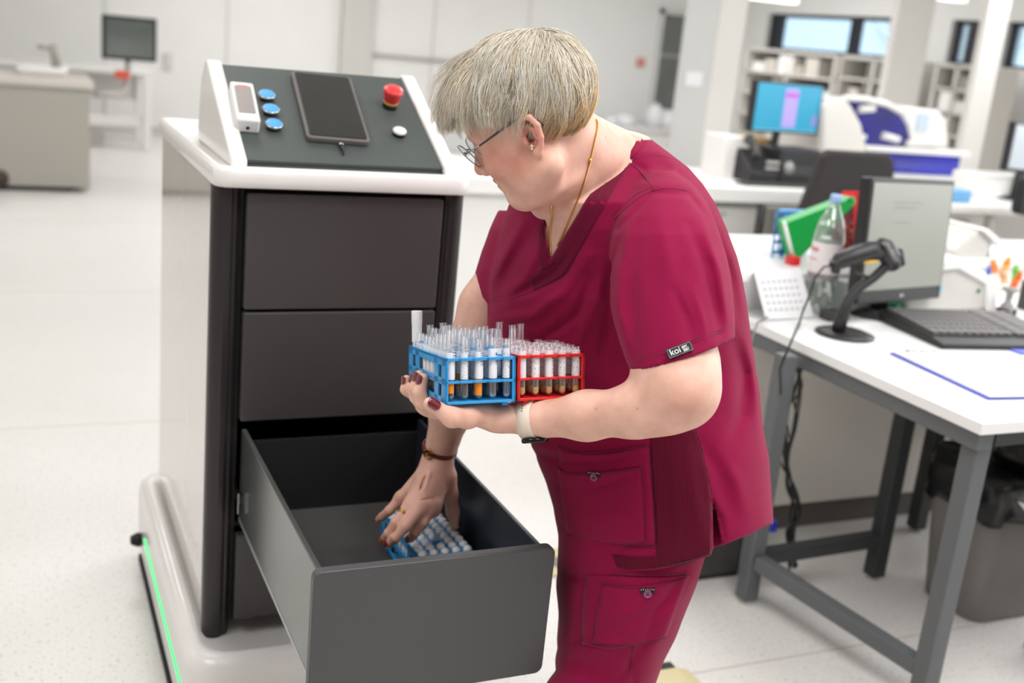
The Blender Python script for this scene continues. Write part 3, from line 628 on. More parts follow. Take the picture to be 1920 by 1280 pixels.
# barcode scanner gun on its stand
sb = at(1583, 628, Z=ZD); YS = 2.37
stn = empty('scanner_stand', sb, 'black gooseneck scanner stand with a flat foot near the desk edge', 'stand')
put('foot', MB().lathe([(0, 0), (.082, 0), (.083, .006), (.06, .014), (.03, .020), (0, .021)], sb, n=28), M_bk, stn)
def S(px, py, dy=0): return at(px, py, Y=YS+dy)
put('goose_neck', MB().tube([S(1572, 618), S(1580, 590), S(1592, 560), S(1612, 538), S(1636, 522), S(1655, 505), S(1668, 490)], [.020, .018, .015, .014, .013, .014, .016], 12), M_bk, stn)
put('cradle', MB().tube([S(1655, 505), S(1668, 488), S(1684, 478), S(1690, 496)], [.012, .018, .020, .012], 10), M_bk, stn)
sg = empty('barcode_scanner', S(1625, 480), 'black handheld barcode scanner resting in its stand, with a yellow mark', 'barcode scanner')
put('handle', MB().tube([S(1560, 500), S(1572, 490), S(1600, 480), S(1632, 470), S(1648, 470)], [.012, .023, .027, .027, .028], 12), M_bk, sg)
put('handle_foot', MB().tube([S(1566, 487), S(1567, 510)], [.017, .013], 10), M_bk, sg)
put('head', MB().tube([S(1650, 450), S(1656, 462), S(1667, 480), S(1676, 500)], [.010, .028, .030, .022], 14), M_bk, sg)
put('scan_window', MB().tube([S(1659, 455, -.022), S(1677, 488, -.022)], [.011, .013], 10, flat=.6), mat('grey scan window', (128, 126, 124), .15), sg)
put('trigger', MB().tube([S(1592, 492), S(1604, 512), S(1630, 520), S(1645, 508)], .005, 8), M_bk, sg)
put('trigger_mark', MB().tube([S(1620, 492, -.02), S(1645, 490, -.02)], .004, 8), mat('yellow mark', (226, 178, 60), .5), sg)
put('cord', MB().tube([S(1562, 498), S(1545, 500), S(1528, 520), S(1515, 560), S(1505, 585), at(1500, 602, Z=ZD+.004), at(1475, 660, Y=2.15), at(1462, 690, Y=2.2), at(1464, 740, Y=2.3), at(1480, 820, Y=2.36)], .003, 8), M_cable, sg)
# bottle
bp = at(1531, 584, Z=ZD); btl = empty('water_bottle', bp, 'clear plastic water bottle with pale blue cap and pink printed label on the near desk', 'bottle')
R_ = .047; hB = at(1545, 362, Y=bp[1])[2]-ZD
prof = [(.0, .002), (.036, .0), (.043, .006), (.046, .02), (.046, .05), (.044, .055), (.046, .06), (.046, hB*.60), (.045, hB*.66), (.038, hB*.76), (.024, hB*.85), (.0145, hB*.91), (.0135, hB*.94)]
put('bottle_wall', MB().lathe(prof, bp, n=28), glassy('clear bottle plastic', (236, 246, 241), .04, .16, .10), btl)
put('screw_cap', MB().lathe([(.0, 0), (.0165, 0), (.0170, .004), (.0165, .022), (.014, .025), (0, .025)], bp+npa((0, 0, hB*.925)), n=22), mat('pale blue cap', (160, 194, 236), .4), btl)
ml = mat('pink print label', (240, 232, 232), .5); put('label', MB().lathe([(.0466, hB*.34), (.0466, hB*.60)], bp, n=28), ml, btl)
for zz, hh in ((.52, .012), (.45, .004)):
    put('label_print', MB().lathe([(.0469, hB*zz), (.0469, hB*zz+hh)], bp, n=14, a0=PI*.9, a1=PI*1.6), mat('pink label print', (214, 128, 138), .5), btl)
put('label_band', MB().lathe([(.0468, hB*.30), (.0468, hB*.345)], bp, n=28), mat('dark label band', (150, 140, 140), .5), btl)
# desk calendar
ca_ = [at(1413, 507, Y=2.60), at(1500, 502, Y=2.62), at(1530, 574, Y=2.56), at(1440, 577, Y=2.54)]
cl = empty('desk_calendar', ca_[3]*npa((1, 1, 0))+npa((0, 0, ZD)), 'white tent-shaped desk calendar at the left end of the desk', 'calendar')
z0 = ZD+.004; A, B = ca_[0], ca_[1]; C_, D_ = ca_[2].copy(), ca_[3].copy(); C_[2] = D_[2] = z0
E_, F_ = A+npa((-.03, .05, 0)), B+npa((-.03, .05, 0)); E_[2] = F_[2] = z0
M_paper = mat('white paper', (238, 238, 238), .7)
def sheet(m, q, t=.0012):
    q = [npa(p) for p in q]; nn = np.cross(q[1]-q[0], q[2]-q[0]); nn /= np.linalg.norm(nn); k_ = len(q)
    return m.add(q+[p+nn*t for p in q], [tuple(range(k_))[::-1], tuple(range(k_, 2*k_))]+[(i, (i+1) % k_, k_+(i+1) % k_, k_+i) for i in range(k_)])
put('front_sheet', sheet(MB(), [A, B, C_, D_]), M_paper, cl); put('back_sheet', sheet(MB(), [A, E_, F_, B]), M_paper, cl)
gm = MB(); nn = np.cross(B-A, C_-A); nn /= np.linalg.norm(nn); nn = nn if nn @ (CAM-A) > 0 else -nn
for i in range(7):
    for j in range(5):
        s_, t_ = .12+.115*i, .25+.14*j; p = A*(1-s_)*(1-t_)+B*s_*(1-t_)+C_*s_*t_+D_*(1-s_)*t_
        gm.obox(p+nn*.002, (.0045, .003, .0003), (B-A)/np.linalg.norm(B-A), (D_-A)/np.linalg.norm(D_-A), nn)
tag(put('date_print', gm, mat('pale grey print', (176, 176, 180), .6), cl), kind='stuff')
sh = at(1480, 585, Z=ZD); tag(put('paper_sheet', MB().prism([(sh[0]-.12, sh[1]-.04), (sh[0]+.12, sh[1]-.05), (sh[0]+.12, sh[1]+.03), (sh[0]-.12, sh[1]+.03)], ZD, ZD+.002, 2), M_paper), 'white paper sheet lying under the desk calendar', 'paper')
# racks and holders leaning together on the cabinet behind
def quad_slab(name, q, t, m_, par, holes=None, hm=None):
    q = [npa(p) for p in q]; nn = np.cross(q[1]-q[0], q[3]-q[0]); nn /= np.linalg.norm(nn); nn = nn if nn @ (CAM-q[0]) > 0 else -nn
    mm = MB()
    if not holes: return put(name, sheet(mm, [p-nn*t for p in q], t) if False else mm.add(q+[p-nn*t for p in q], [(0, 1, 2, 3), (7, 6, 5, 4), (0, 4, 5, 1), (1, 5, 6, 2), (2, 6, 7, 3), (3, 7, 4, 0)]), m_, par, bevel=.0012)
    nx, ny, fr = holes
    def P(s_, t_): return q[0]*(1-s_)*(1-t_)+q[1]*s_*(1-t_)+q[2]*s_*t_+q[3]*(1-s_)*t_
    def strip(s0, t0, s1, t1):
        a = [P(s0, t0), P(s1, t0), P(s1, t1), P(s0, t1)]; mm.add(a+[p-nn*t for p in a], [(0, 1, 2, 3), (7, 6, 5, 4), (0, 4, 5, 1), (1, 5, 6, 2), (2, 6, 7, 3), (3, 7, 4, 0)])
    for i in range(nx+1): s_ = i/nx; strip(max(0, s_-fr/nx), 0, min(1, s_+fr/nx), 1)
    for j in range(ny+1): t_ = j/ny; strip(0, max(0, t_-fr/ny), 1, min(1, t_+fr/ny))
    return put(name, mm, m_, par)
YK = 2.80
def K(px, py, dy=0): return at(px, py, Y=YK+dy)
br = empty('test_tube_rack', K(1475, 495), 'sky blue test tube rack standing upright on the cabinet beside the green box', 'test tube rack')
M_rb2 = mat('mid blue rack plastic', (74, 152, 218), .45)
quad_slab('front_grid', [K(1456, 395, .10), K(1512, 397, .10), K(1500, 494, .10), K(1446, 492, .10)], .004, M_rb2, br, (3, 5, .15))
quad_slab('rear_grid', [K(1466, 393, .16), K(1520, 395, .16), K(1508, 488, .16), K(1456, 488, .16)], .004, M_rb2, br, (3, 5, .15))
quad_slab('top_plate', [K(1456, 395, .10), K(1466, 391, .16), K(1522, 393, .16), K(1512, 397, .10)], .004, M_rb2, br)
M_green = mat('bright green plastic', (14, 158, 66), .4); M_redp = mat('bright red plastic', (218, 26, 38), .4)
gb = empty('green_box', K(1520, 470), 'bright green plastic holder tilted behind the water bottle, with a white edge', 'holder')
GP = [K(1474, 418, .03), K(1600, 370, .03), K(1606, 380, .03), K(1492, 492, .03)]
quad_slab('green_face', GP, .05, M_green, gb)
put('white_edge', MB().tube([K(1470, 416, .0), K(1489, 492, .0)], .006, 8), M_wp, gb)
put('knob', MB().tube([K(1592, 375, 0), K(1600, 372, -.02)], .008, 10), M_green, gb)
rb_ = empty('test_tube_rack', K(1580, 430), 'bright red test tube rack leaning against the left edge of the near monitor', 'test tube rack')
quad_slab('side_grid', [K(1564, 428, .04), K(1612, 384, .04), K(1610, 470, .04), K(1554, 496, .04)], .004, mat('dull red plastic', (150, 44, 40), .5), rb_, (6, 3, .16))
quad_slab('top_plate', [K(1552, 388, .09), K(1582, 358, .09), K(1614, 358, .05), K(1606, 380, .05)], .006, M_redp, rb_)
quad_slab('end_frame', [K(1602, 380, .03), K(1614, 376, .03), K(1612, 468, .03), K(1600, 472, .03)], .006, M_redp, rb_)
put('dark_tubes', MB().box(tuple(K(1566, 490, .06)), tuple(K(1606, 430, .1))), mat('dark tube content', (74, 60, 30), .5), rb_)
rc = K(1484, 492, -.01); tag(put('red_cap', MB().box((rc[0]-.012, rc[1]-.02, .888), (rc[0]+.02, rc[1]+.02, .915)), M_redp, bevel=.003), 'small bright red block at the foot of the green holder', 'cap')
# plastic tray with lids behind the scanner
ct = at(1600, 585, Z=ZD); co = empty('clear_container', ct, 'clear and white plastic container between the bottle and the scanner stand', 'container')
put('container_wall', MB().box((ct[0]-.06, ct[1]-.02, ZD), (ct[0]+.05, ct[1]+.05, ZD+.10)), mat('milky plastic', (200, 204, 200), .3), co, bevel=.006)
put('lid', MB().lathe([(0, 0), (.022, 0), (.024, .01), (.012, .018), (0, .018)], at(1617, 556, Y=ct[1]-.03), n=16), M_wp, co); put('lid', MB().lathe([(0, 0), (.016, 0), (.014, .014), (0, .016)], at(1625, 527, Y=ct[1]-.02), n=14), M_wp, co)
pb = at(1560, 600, Z=ZD); o = tag(put('power_adapter', MB().box((pb[0]-.03, pb[1]-.02, ZD), (pb[0]+.05, pb[1]+.03, ZD+.03)), M_bkg, bevel=.006), 'dark grey power adapter behind the scanner foot', 'adapter')
pb = at(1690, 585, Z=ZD); o = empty('tape_roll', pb, 'green tape roll lying behind the keyboard under the monitor', 'tape')
put('roll', MB().lathe([(.014, 0), (.03, 0), (.03, .03), (.014, .03), (.014, 0)], pb+npa((-.02, .03, 0)), n=22), mat('green tape', (60, 170, 120), .5), o)
pb = at(1700, 598, Z=ZD); tag(put('folded_paper', MB().prism([(pb[0]-.07, pb[1]), (pb[0]+.05, pb[1]-.01), (pb[0]+.06, pb[1]+.035), (pb[0]-.06, pb[1]+.04)], ZD, ZD+.008, 2), M_paper), 'folded white paper between the monitor foot and the keyboard', 'paper')
# label printer, pens, second device
def Q(px, py, Y=2.62): return at(px, py, Y=Y)
pr_ = empty('label_printer', Q(1780, 595), 'white and beige desktop label printer right of the near monitor', 'label printer')
PY = 2.62; pz0 = ZD
pol = [Q(1700, 512), Q(1700, 590), Q(1842, 590), Q(1852, 560), Q(1850, 530), Q(1822, 502), Q(1795, 498)]
pts = [(p[0], max(p[2], pz0)) for p in pol]
put('side_shell', MB().prism(pts, PY, PY+.24, 1), M_lgrey, pr_, bevel=.012, seg=3)
q1 = [(Q(1695, 505)[0], Q(1695, 505)[2]), (Q(1700, 512)[0], Q(1700, 512)[2]-.005), (Q(1795, 500)[0], Q(1795, 500)[2]-.006), (Q(1845, 528)[0], Q(1845, 528)[2]-.006), (Q(1845, 585)[0], pz0), (Q(1862, 585)[0], pz0), (Q(1866, 530)[0], Q(1866, 530)[2]), (Q(1812, 486)[0], Q(1812, 486)[2]), (Q(1790, 484)[0], Q(1790, 484)[2])]
put('cover', MB().prism(q1, PY-.012, PY+.25, 1), M_wp, pr_, bevel=.006, seg=3)
gp = Q(1835, 545, PY-.003); put('logo_dot', MB().lathe([(0, 0), (.007, 0), (.007, .003), (0, .003)], gp, (0, -1, 0), 14), mat('green dot', (50, 130, 90), .5), pr_)
sd = empty('scan_module', at(1830, 470, Y=2.95), 'white angled scanning device with a flap behind the label printer', 'device')
def V(px, py, Y=2.95): p = at(px, py, Y=Y); return (p[0], p[2])
put('housing', MB().prism([V(1785, 482), V(1778, 470), V(1830, 428), V(1856, 456), V(1842, 484), V(1800, 492)], 2.93, 3.12, 1), M_lgrey, sd, bevel=.012)
put('flap', MB().prism([V(1828, 428), V(1836, 424), V(1870, 452), V(1862, 460)], 2.91, 3.13, 1), M_wp, sd, bevel=.004)
put('base_block', MB().box((at(1785, 500, Y=2.95)[0], 2.95, .888), (at(1850, 500, Y=2.95)[0], 3.1, .925)), M_bk, sd)
pc = at(1880, 560, Y=2.75); pn = empty('pen_holder', (pc[0], 2.72, ZD), 'dark desk organiser full of orange and green highlighters at the right edge', 'organiser')
put('holder_box', MB().box((pc[0]-.05, 2.60, ZD), (pc[0]+.2, 2.645, ZD+.10)), M_bkg, pn, bevel=.004)
def pen(px0, py0, px1, py1, rgb, lab, Y=2.66, r=.011):
    a, b = at(px0, py0, Y=Y), at(px1, py1, Y=Y+.02); d_ = (b-a)/np.linalg.norm(b-a)
    o = empty('highlighter', a, lab, 'highlighter'); put('pen_body', MB().tube([a, b-d_*.03], r, 10), mat('pen '+str(rgb), rgb, .4), o); put('pen_cap', MB().tube([b-d_*.03, b], [r*1.08, r*.9], 10), mat('pencap '+str(rgb), tuple(int(v_*.92) for v_ in rgb), .35), o)
pen(1866, 512, 1862, 488, (246, 140, 60), 'orange highlighter with its cap at the left of the organiser'); pen(1878, 516, 1892, 484, (250, 150, 50), 'orange highlighter leaning right beside the leftmost orange one', 2.68)
pen(1884, 530, 1880, 506, (232, 178, 130), 'peach coloured highlighter in the middle of the organiser', 2.64); pen(1902, 530, 1906, 498, (124, 208, 88), 'light green highlighter in the organiser'); pen(1898, 540, 1914, 512, (240, 96, 30), 'red orange highlighter at the right edge of the frame', 2.64)
pen(1853, 512, 1856, 500, (70, 120, 220), 'short blue marker behind the label printer', 2.7, .009)
pd = at(1885, 590, Z=ZD); st2 = empty('stamp', pd, 'black and grey rubber stamp standing right of the label printer', 'stamp')
put('stamp_handle', MB().lathe([(0, 0), (.02, 0), (.022, .03), (.010, .045), (.012, .075), (.026, .082), (.026, .09), (0, .094)], pd, n=18), mat('silver grey plastic', (150, 148, 146), .4), st2); put('stamp_base', MB().box((pd[0]-.026, pd[1]-.02, ZD), (pd[0]+.026, pd[1]+.02, ZD+.022)), M_bk, st2)
# blue folder with papers at the near right of the desk
f1, f2 = at(1668, 664, Z=ZD), at(1852, 750, Z=ZD); du = (f2-f1)/np.linalg.norm(f2-f1); dv = npa((-du[1], du[0], 0))
fo = empty('clipboard', f1, 'royal blue clipboard folder under white papers near the desk corner', 'folder')
put('folder_board', MB().obox((f1+f2)/2+dv*.12+npa((0, 0, .003)), (np.linalg.norm(f2-f1)/2, .12, .002), du, dv), mat('royal blue board', (62, 78, 190), .4), fo, bevel=.001)
for i in range(3): tag(put('paper_sheet', MB().obox((f1+f2)/2+dv*(.121+.003*i)+du*.002*i+npa((0, 0, .0062+.0013*i)), (np.linalg.norm(f2-f1)/2-.003, .112, .0006), du, dv), M_paper), ('bottom', 'middle', 'top')[i]+' white sheet of the papers lying on the blue clipboard', 'paper', 'papers on the clipboard')
put('clip', MB().tube([f1+dv*.04+du*.012+npa((0, 0, .012)), f1+dv*.14+du*.012+npa((0, 0, .012))], .005, 8), M_chrome, fo)
f3 = at(1900, 656, Z=ZD); tag(put('notepad', MB().box((f3[0]-.02, f3[1]-.05, ZD), (f3[0]+.2, f3[1]+.02, ZD+.006)), mat('blue notepad', (96, 108, 204), .5), bevel=.001), 'thin blue notepad at the right edge of the desk', 'notepad')
# cables under the desk
cbn = empty('cable_bundle', at(1480, 700, Y=2.34), 'tangled bundle of dark cables hanging behind the rear left desk leg', 'cables')
M_cb2 = mat('dark grey cable', (58, 54, 52), .5)
rc_ = random.Random(5)
path = [(1490, 655), (1486, 720), (1474, 790), (1470, 850), (1484, 905), (1492, 950), (1484, 1010), (1488, 1075)]
for k_ in range(9):
    pts_ = []
    for i, (a, b) in enumerate(path):
        sp = 20 if i < 3 else 10; pts_.append(at(a+rc_.uniform(-sp, sp)+(-26+6.5*k_ if i == 0 else 0), b+rc_.uniform(-8, 8), Y=2.42+rc_.uniform(-.03, .03)))
    for p in pts_: p[2] = max(p[2], .012)
    sm = []
    for i in range(len(pts_)-1):                          # catmull-rom
        p0, p1, p2, p3 = pts_[max(i-1, 0)], pts_[i], pts_[i+1], pts_[min(i+2, len(pts_)-1)]
        for t_ in np.linspace(0, 1, 6, endpoint=False): sm.append(.5*((2*p1)+(p2-p0)*t_+(2*p0-5*p1+4*p2-p3)*t_**2+(3*p1-p0-3*p2+p3)*t_**3))
    put('cable', MB().tube(sm, .0034, 6), M_cable if k_ % 3 else M_cb2, cbn)
lc = at(1408, 640, Y=2.36); tag(put('loose_cable', MB().tube([at(1505, 585, Z=ZD+.004), at(1450, 588, Z=ZD+.004), at(1420, 605, Y=2.45), at(1408, 640, Y=2.40), at(1412, 720, Y=2.40)], .003, 8), mat('grey cable', (120, 116, 112), .5)), 'thin grey cable looping over the left end of the desk', 'cable')
pcx = at(1290, 1130, Z=0); tw = empty('computer_tower', (1.9, 2.5, 0), 'black computer tower on the floor under the left end of the desk', 'computer')
put('tower_case', MB().box((1.60, 2.46, .0), (1.98, 2.66, .22)), M_bk, tw, bevel=.006); put('front_panel', MB().box((1.62, 2.452, .02), (1.96, 2.462, .2)), M_bkg, tw, bevel=.003)
pl_ = at(1447, 985, Y=2.44); tag(put('blue_plug', MB().obox(pl_, (.012, .012, .018)), mat('blue plug', (40, 70, 190), .4), bevel=.003), 'small blue network plug among the cables under the desk', 'plug')
# waste bin with bag
bx, by = 2.62, 2.14
bn = empty('waste_bin', (bx, by, 0), 'grey plastic waste bin with a black bag at the right under the desk', 'waste bin')
def rrb(w_, d_, r_): return rrect(bx-w_, by-d_, bx+w_, by+d_, r_, 6)
put('bin_body', solid_rings([rrb(.125, .105, .05), rrb(.13, .11, .05), rrb(.165, .14, .05)], [0, .01, .42]), mat('grey bin plastic', (122, 118, 114), .45), bn)
M_bag = mat('black bin bag', (22, 22, 23), .28, bump=.6, bscale=45)
bb = solid_rings([rrb(.162, .137, .05), rrb(.172, .148, .05), rrb(.178, .152, .05), rrb(.180, .154, .05), rrb(.172, .146, .05), rrb(.16, .134, .05)], [.33, .345, .39, .43, .455, .44])
rb3 = random.Random(9); bb.v = [(x+rb3.uniform(-.006, .006), y+rb3.uniform(-.006, .006), z+(rb3.uniform(-.03, .012) if z < .36 else rb3.uniform(-.008, .014))) for x, y, z in bb.v]
put('bin_bag', bb, M_bag, bn)
mb = MB(); mb.lathe([(0, -.02), (.05, -.015), (.07, .02), (.05, .06), (.02, .07), (0, .07)], (bx+.02, by-.02, .45), n=14); mb.v = [(x+rb3.uniform(-.012, .012), y+rb3.uniform(-.012, .012), z+rb3.uniform(-.01, .01)) for x, y, z in mb.v]; tag(put('crumpled_bag', mb, M_bag), 'crumpled black plastic lying in the top of the waste bin', 'bag')
wp = at(1908, 940, Y=by-.155); put('white_tag', MB().add([wp, wp+npa((.03, -.004, -.01)), wp+npa((.04, -.004, -.035))], [(0, 1, 2)]), M_wp, bn)
# black bag hanging further behind
tag(put('black_case', MB().prism(rrect(2.86, .25, 3.15, .70, .05, 5), 2.35, 2.52, 1), M_bk, bevel=.02, seg=3), 'dark bag standing behind the waste bin under the desk', 'bag')
# office chair whose castor shows at the right edge
oc = empty('office_chair', (2.62, 1.72, 0), 'black office chair base of which one castor shows at the lower right edge', 'office chair')
def castor(par, x, y, a):
    d_ = npa((math.cos(a), math.sin(a), 0)); pe = npa((-d_[1], d_[0], 0)); c = npa((x, y, .027))
    for s_ in (-1, 1): put('castor_wheel', MB().lathe([(0, -.008), (.022, -.008), (.027, -.004), (.027, .004), (.022, .008), (0, .008)], c+pe*s_*.014, pe, 18), M_bk, par)
    put('castor_hood', MB().tube([c-d_*.012+npa((0, 0, .018)), c+npa((0, 0, .034)), c+npa((0, 0, .05))], [.018, .018, .008], 10), M_bkg, par)
for k_ in range(5):
    a = 2*PI*k_/5+2.55; x, y = 2.78+.30*math.cos(a), 1.68+.30*math.sin(a)
    put('base_spoke', MB().tube([(2.78, 1.68, .11), ((2.78+x)/2, (1.68+y)/2, .095), (x, y, .075)], [.03, .024, .014], 10, flat=.7), M_bk, oc); castor(oc, x, y, a)
put('gas_column', MB().cyl((2.78, 1.68, .10), (2.78, 1.68, .42), .025), M_bk, oc); put('seat', MB().prism(rrect(2.56, 1.46, 3.0, 1.90, .07, 6), .42, .49, 2), M_bk, oc, bevel=.02, seg=3)
put('backrest', MB().prism(rrect(2.58, .60, 2.98, 1.10, .06, 6), 1.42, 1.46, 1), M_bk, oc, bevel=.012)
# ================================================================ BACKGROUND LABORATORY
M_w2 = mat('white lab furniture', (234, 232, 228), .45); M_g2 = mat('warm grey cabinet', (168, 164, 154), .5); M_tan = mat('pale tan worktop', (205, 198, 190), .5)
# grey low cabinet far left with worktop
gc = empty('low_cabinet', (-1.0, 9.6, 0), 'grey low cabinet with pale worktop at the far left of the room', 'cabinet')
gx = at(176, 250, Y=9.27)[0]
put('cabinet_body', MB().box((-2.6, 9.27, .04), (gx-.03, 10.0, .80)), M_g2, gc, bevel=.008); put('plinth', MB().box((-2.55, 9.33, 0), (gx-.16, 9.9, .04)), mat('dark plinth', (60, 58, 52), .6), gc)
put('worktop', MB().box((-2.65, 9.24, .80), (gx+.0, 10.05, .865)), M_tan, gc, bevel=.01)
p = at(4, 335, Y=9.27); put('vent_knob', MB().lathe([(0, 0), (.07, 0), (.06, .02), (0, .03)], (p[0]-.02, 9.27, p[2]), (0, -1, 0), 16), mat('dark brown knob', (60, 44, 38), .5), gc)
p = at(108, 125, Y=9.5); tp_ = empty('tap', (p[0], 9.5, .865), 'grey metal tap standing on the far left worktop', 'tap')
put('tap_body', MB().tube([(p[0], 9.5, .865), (p[0]-.02, 9.5, 1.02), (p[0]-.03, 9.5, 1.10)], [.045, .03, .035], 10), mat('dull tap metal', (160, 156, 148), .4, metal=.4), tp_)
put('spout', MB().tube([(p[0]-.03, 9.5, 1.07), (p[0]-.14, 9.47, 1.08)], .016, 8), mat('dull tap metal'), tp_)
p = at(92, 120, Y=9.5); tag(put('white_basin', solid_rings([rrect(p[0]-.22, 9.42, p[0]+.12, 9.75, .05), rrect(p[0]-.24, 9.40, p[0]+.14, 9.77, .05)], [.865, .935]), M_w2), 'low white basin beside the tap on the far left worktop', 'basin')
# wall-side bench with white frame, monitor arm
wbn = empty('work_bench', (1.0, 12.2, 0), 'white framed workbench against the back wall behind the grey cabinet', 'bench')
bx1 = at(285, 250, Y=12.2)[0]
bz = at(230, 128, Y=12.2)[2]
put('bench_top', MB().box((-.6, 12.1, bz-.05), (bx1, 12.9, bz)), M_w2, wbn, bevel=.006)
for x in (-.5, bx1-.1): put('leg', MB().box((x, 12.1, 0), (x+.08, 12.2, bz-.05)), M_w2, wbn, bevel=.006)
for x in (-.5, bx1-.1): put('leg', MB().box((x, 12.8, 0), (x+.08, 12.88, bz-.05)), M_w2, wbn, bevel=.006)
rz = at(230, 226, Y=12.2)[2]; put('lower_rail', MB().box((-.42, 12.12, rz-.05), (bx1-.1, 12.18, rz+.05)), M_w2, wbn, bevel=.006)
put('back_panel', MB().box((-.5, 12.84, .45), (bx1-.05, 12.88, bz-.05)), mat('pale panel', (222, 220, 216), .5), wbn)
tag(put('floor_box', MB().box((-.2, 12.4, 0), (.9, 12.8, .14)), mat('pale pinkish grey box', (208, 202, 198), .6), bevel=.01), 'low pale box on the floor under the far workbench', 'box')
Ms1 = mat('dark grey monitor glass', (104, 110, 106), .12, spec=.8, var=.3, vscale=2.2)
mo2, c, u, v, n, W, H = monitor('wall_monitor', at(191, 26, Y=10.6), at(294, 36, Y=10.62), at(294, 117, Y=10.62), at(192, 110, Y=10.6), 'dark flat monitor on a swing arm in front of the far back wall', Ms1, bez=.03, th=.05)
ap = [at(240, 112, Y=10.68), at(240, 140, Y=10.68), at(236, 165, Y=10.6), at(222, 178, Y=10.4), at(180, 176, Y=10.1)]
put('swing_arm', MB().tube(ap, [.025, .025, .03, .03, .03], 10), mat('pale grey arm', (178, 174, 168), .4), mo2)
p = at(229, 140, Y=10.55); put('red_clamp', MB().obox(p, (.06, .04, .035)), mat('orange red clamp', (226, 96, 70), .4), mo2, bevel=.01)
# white island bench across the middle
isl = empty('island_bench', (3.6, 5.0, 0), 'long white island bench running behind the woman across the lab', 'bench')
put('bench_top', MB().box((1.62, 4.66, .83), (6.3, 5.45, .875)), M_w2, isl, bevel=.006)
put('front_edge', MB().box((1.62, 4.645, .80), (6.3, 4.665, .872)), mat('white edge strip', (240, 239, 236), .4), isl, bevel=.003)
put('end_panel', MB().box((1.66, 4.70, 0), (1.70, 5.4, .83)), M_w2, isl)
put('modesty_panel', MB().box((1.7, 5.30, .1), (6.3, 5.34, .83)), M_w2, isl); put('front_panel', MB().box((1.7, 4.70, .0), (2.98, 4.72, .80)), mat('white front panel', (238, 237, 234), .5), isl)
M_dr = mat('pale drawer unit', (222, 220, 216), .5)
for k_, x in enumerate((3.02, 3.9, 4.7)):
    du_ = empty('drawer_unit', (x+.25, 5.0, 0), ('left end', 'middle', 'right end')[k_]+' pale drawer unit under the island bench', 'drawer unit', None)
    put('unit_body', MB().box((x, 4.74, .04), (x+.52, 5.25, .78)), M_dr, du_, bevel=.004)
    for j in range(3):
        d_ = put('drawer', MB().box((x+.006, 4.722, .06+.24*j), (x+.514, 4.742, .285+.24*j)), M_w2, du_, bevel=.003); put('handle', MB().box((x+.20, 4.712, .24+.24*j), (x+.32, 4.724, .252+.24*j)), mat('handle grey', (170, 168, 164), .4), d_)
# blue screen monitor
Msb = mat('teal lit screen', (20, 140, 174), .4, emit=.42)
mo3, c, u, v, n, W, H = monitor('computer_monitor', at(1419, 149, Y=4.98), at(1544, 160, Y=5.02), at(1534, 253, Y=5.02), at(1408, 247, Y=4.98), 'monitor with a bright teal screen on the island bench beside the columns', Msb, bez=.012, th=.05, stand=.875)
def blk(a, b, w_, h_, rgb, e, nm):
    m = MB(); m.obox(c+u*a+v*b+n*.0035, (w_/2, h_/2, .0006), u, v, n); put(nm, m, mat('screen '+nm+str(rgb), rgb, .4, emit=e), mo3)
blk(.03*W, -.0*H, .20*W, .76*H, (160, 142, 210), .45, 'list_panel'); blk(.03*W, .25*H, .19*W, .09*H, (200, 80, 186), .5, 'highlight_row'); blk(.41*W, -.22*H, .07*W, .22*H, (120, 120, 180), .45, 'side_icons'); blk(0, -.44*H, .93*W, .03*H, (90, 170, 196), .4, 'task_bar')
ZI = .875
def IP(px, py, Y=4.9): return at(px, py, Y=Y)
# telephone, tape, dark equipment, yellow box on island
def Box(nm, px0, py0, px1, py1, Y, dy, m_, lab, cat, bev=.006, z0=ZI, grp=None):
    a = at(px0, py0, Y=Y); b = at(px1, py1, Y=Y); return tag(put(nm, MB().box((a[0], Y, z0), (b[0], Y+dy, max(a[2], z0+.02))), m_, bevel=bev), lab, cat, grp)
Box('cardboard_box', 1400, 258, 1444, 284, 5.1, .2, mat('yellow tan box', (196, 160, 96), .6), 'yellow tan box with a blue base behind the telephone on the island', 'box', z0=ZI+.08)
Box('blue_tray', 1398, 284, 1440, 296, 5.09, .24, mat('blue tray', (110, 160, 214), .5), 'blue tray carrying the yellow tan box', 'tray')
ph = empty('telephone', IP(1430, 330), 'black desk telephone with silver handset left of the dark equipment on the island', 'telephone')
a = IP(1408, 300, 4.86); b = IP(1458, 345, 4.86)
put('phone_body', MB().prism([(4.84, ZI), (4.84, ZI+.06), (5.0, ZI+.17), (5.03, ZI)], a[0], b[0], 0), M_bk, ph, bevel=.008); put('handset', MB().tube([(a[0]+.03, 4.86, ZI+.13), (a[0]+.05, 4.90, ZI+.18), (a[0]+.05, 4.98, ZI+.22)], [.03, .018, .03], 10), M_bkg, ph)
for q in range(6): put('phone_button', MB().box((a[0]+.10+.03*(q % 3), 4.842, ZI+.075+.03*(q//3)), (a[0]+.118+.03*(q % 3), 4.86, ZI+.09+.03*(q//3))), M_lgrey, ph)
a = IP(1462, 292, 4.84); b = IP(1532, 345, 4.84)
eq = empty('printer', ((a[0]+b[0])/2, 4.9, ZI), 'black desktop printer on the island bench under the teal monitor', 'printer')
put('printer_body', MB().box((a[0], 4.84, ZI), (b[0], 5.06, ZI+.19)), M_bk, eq, bevel=.012); put('paper_slot', MB().box((a[0]+.03, 4.832, ZI+.05), (b[0]-.04, 4.842, ZI+.10)), M_bkg, eq); put('front_dial', MB().lathe([(0, 0), (.035, 0), (.03, .01), (0, .012)], (a[0]+.07, 4.84, ZI+.09), (0, -1, 0), 16), mat('silver dial', (160, 160, 158), .4), eq)
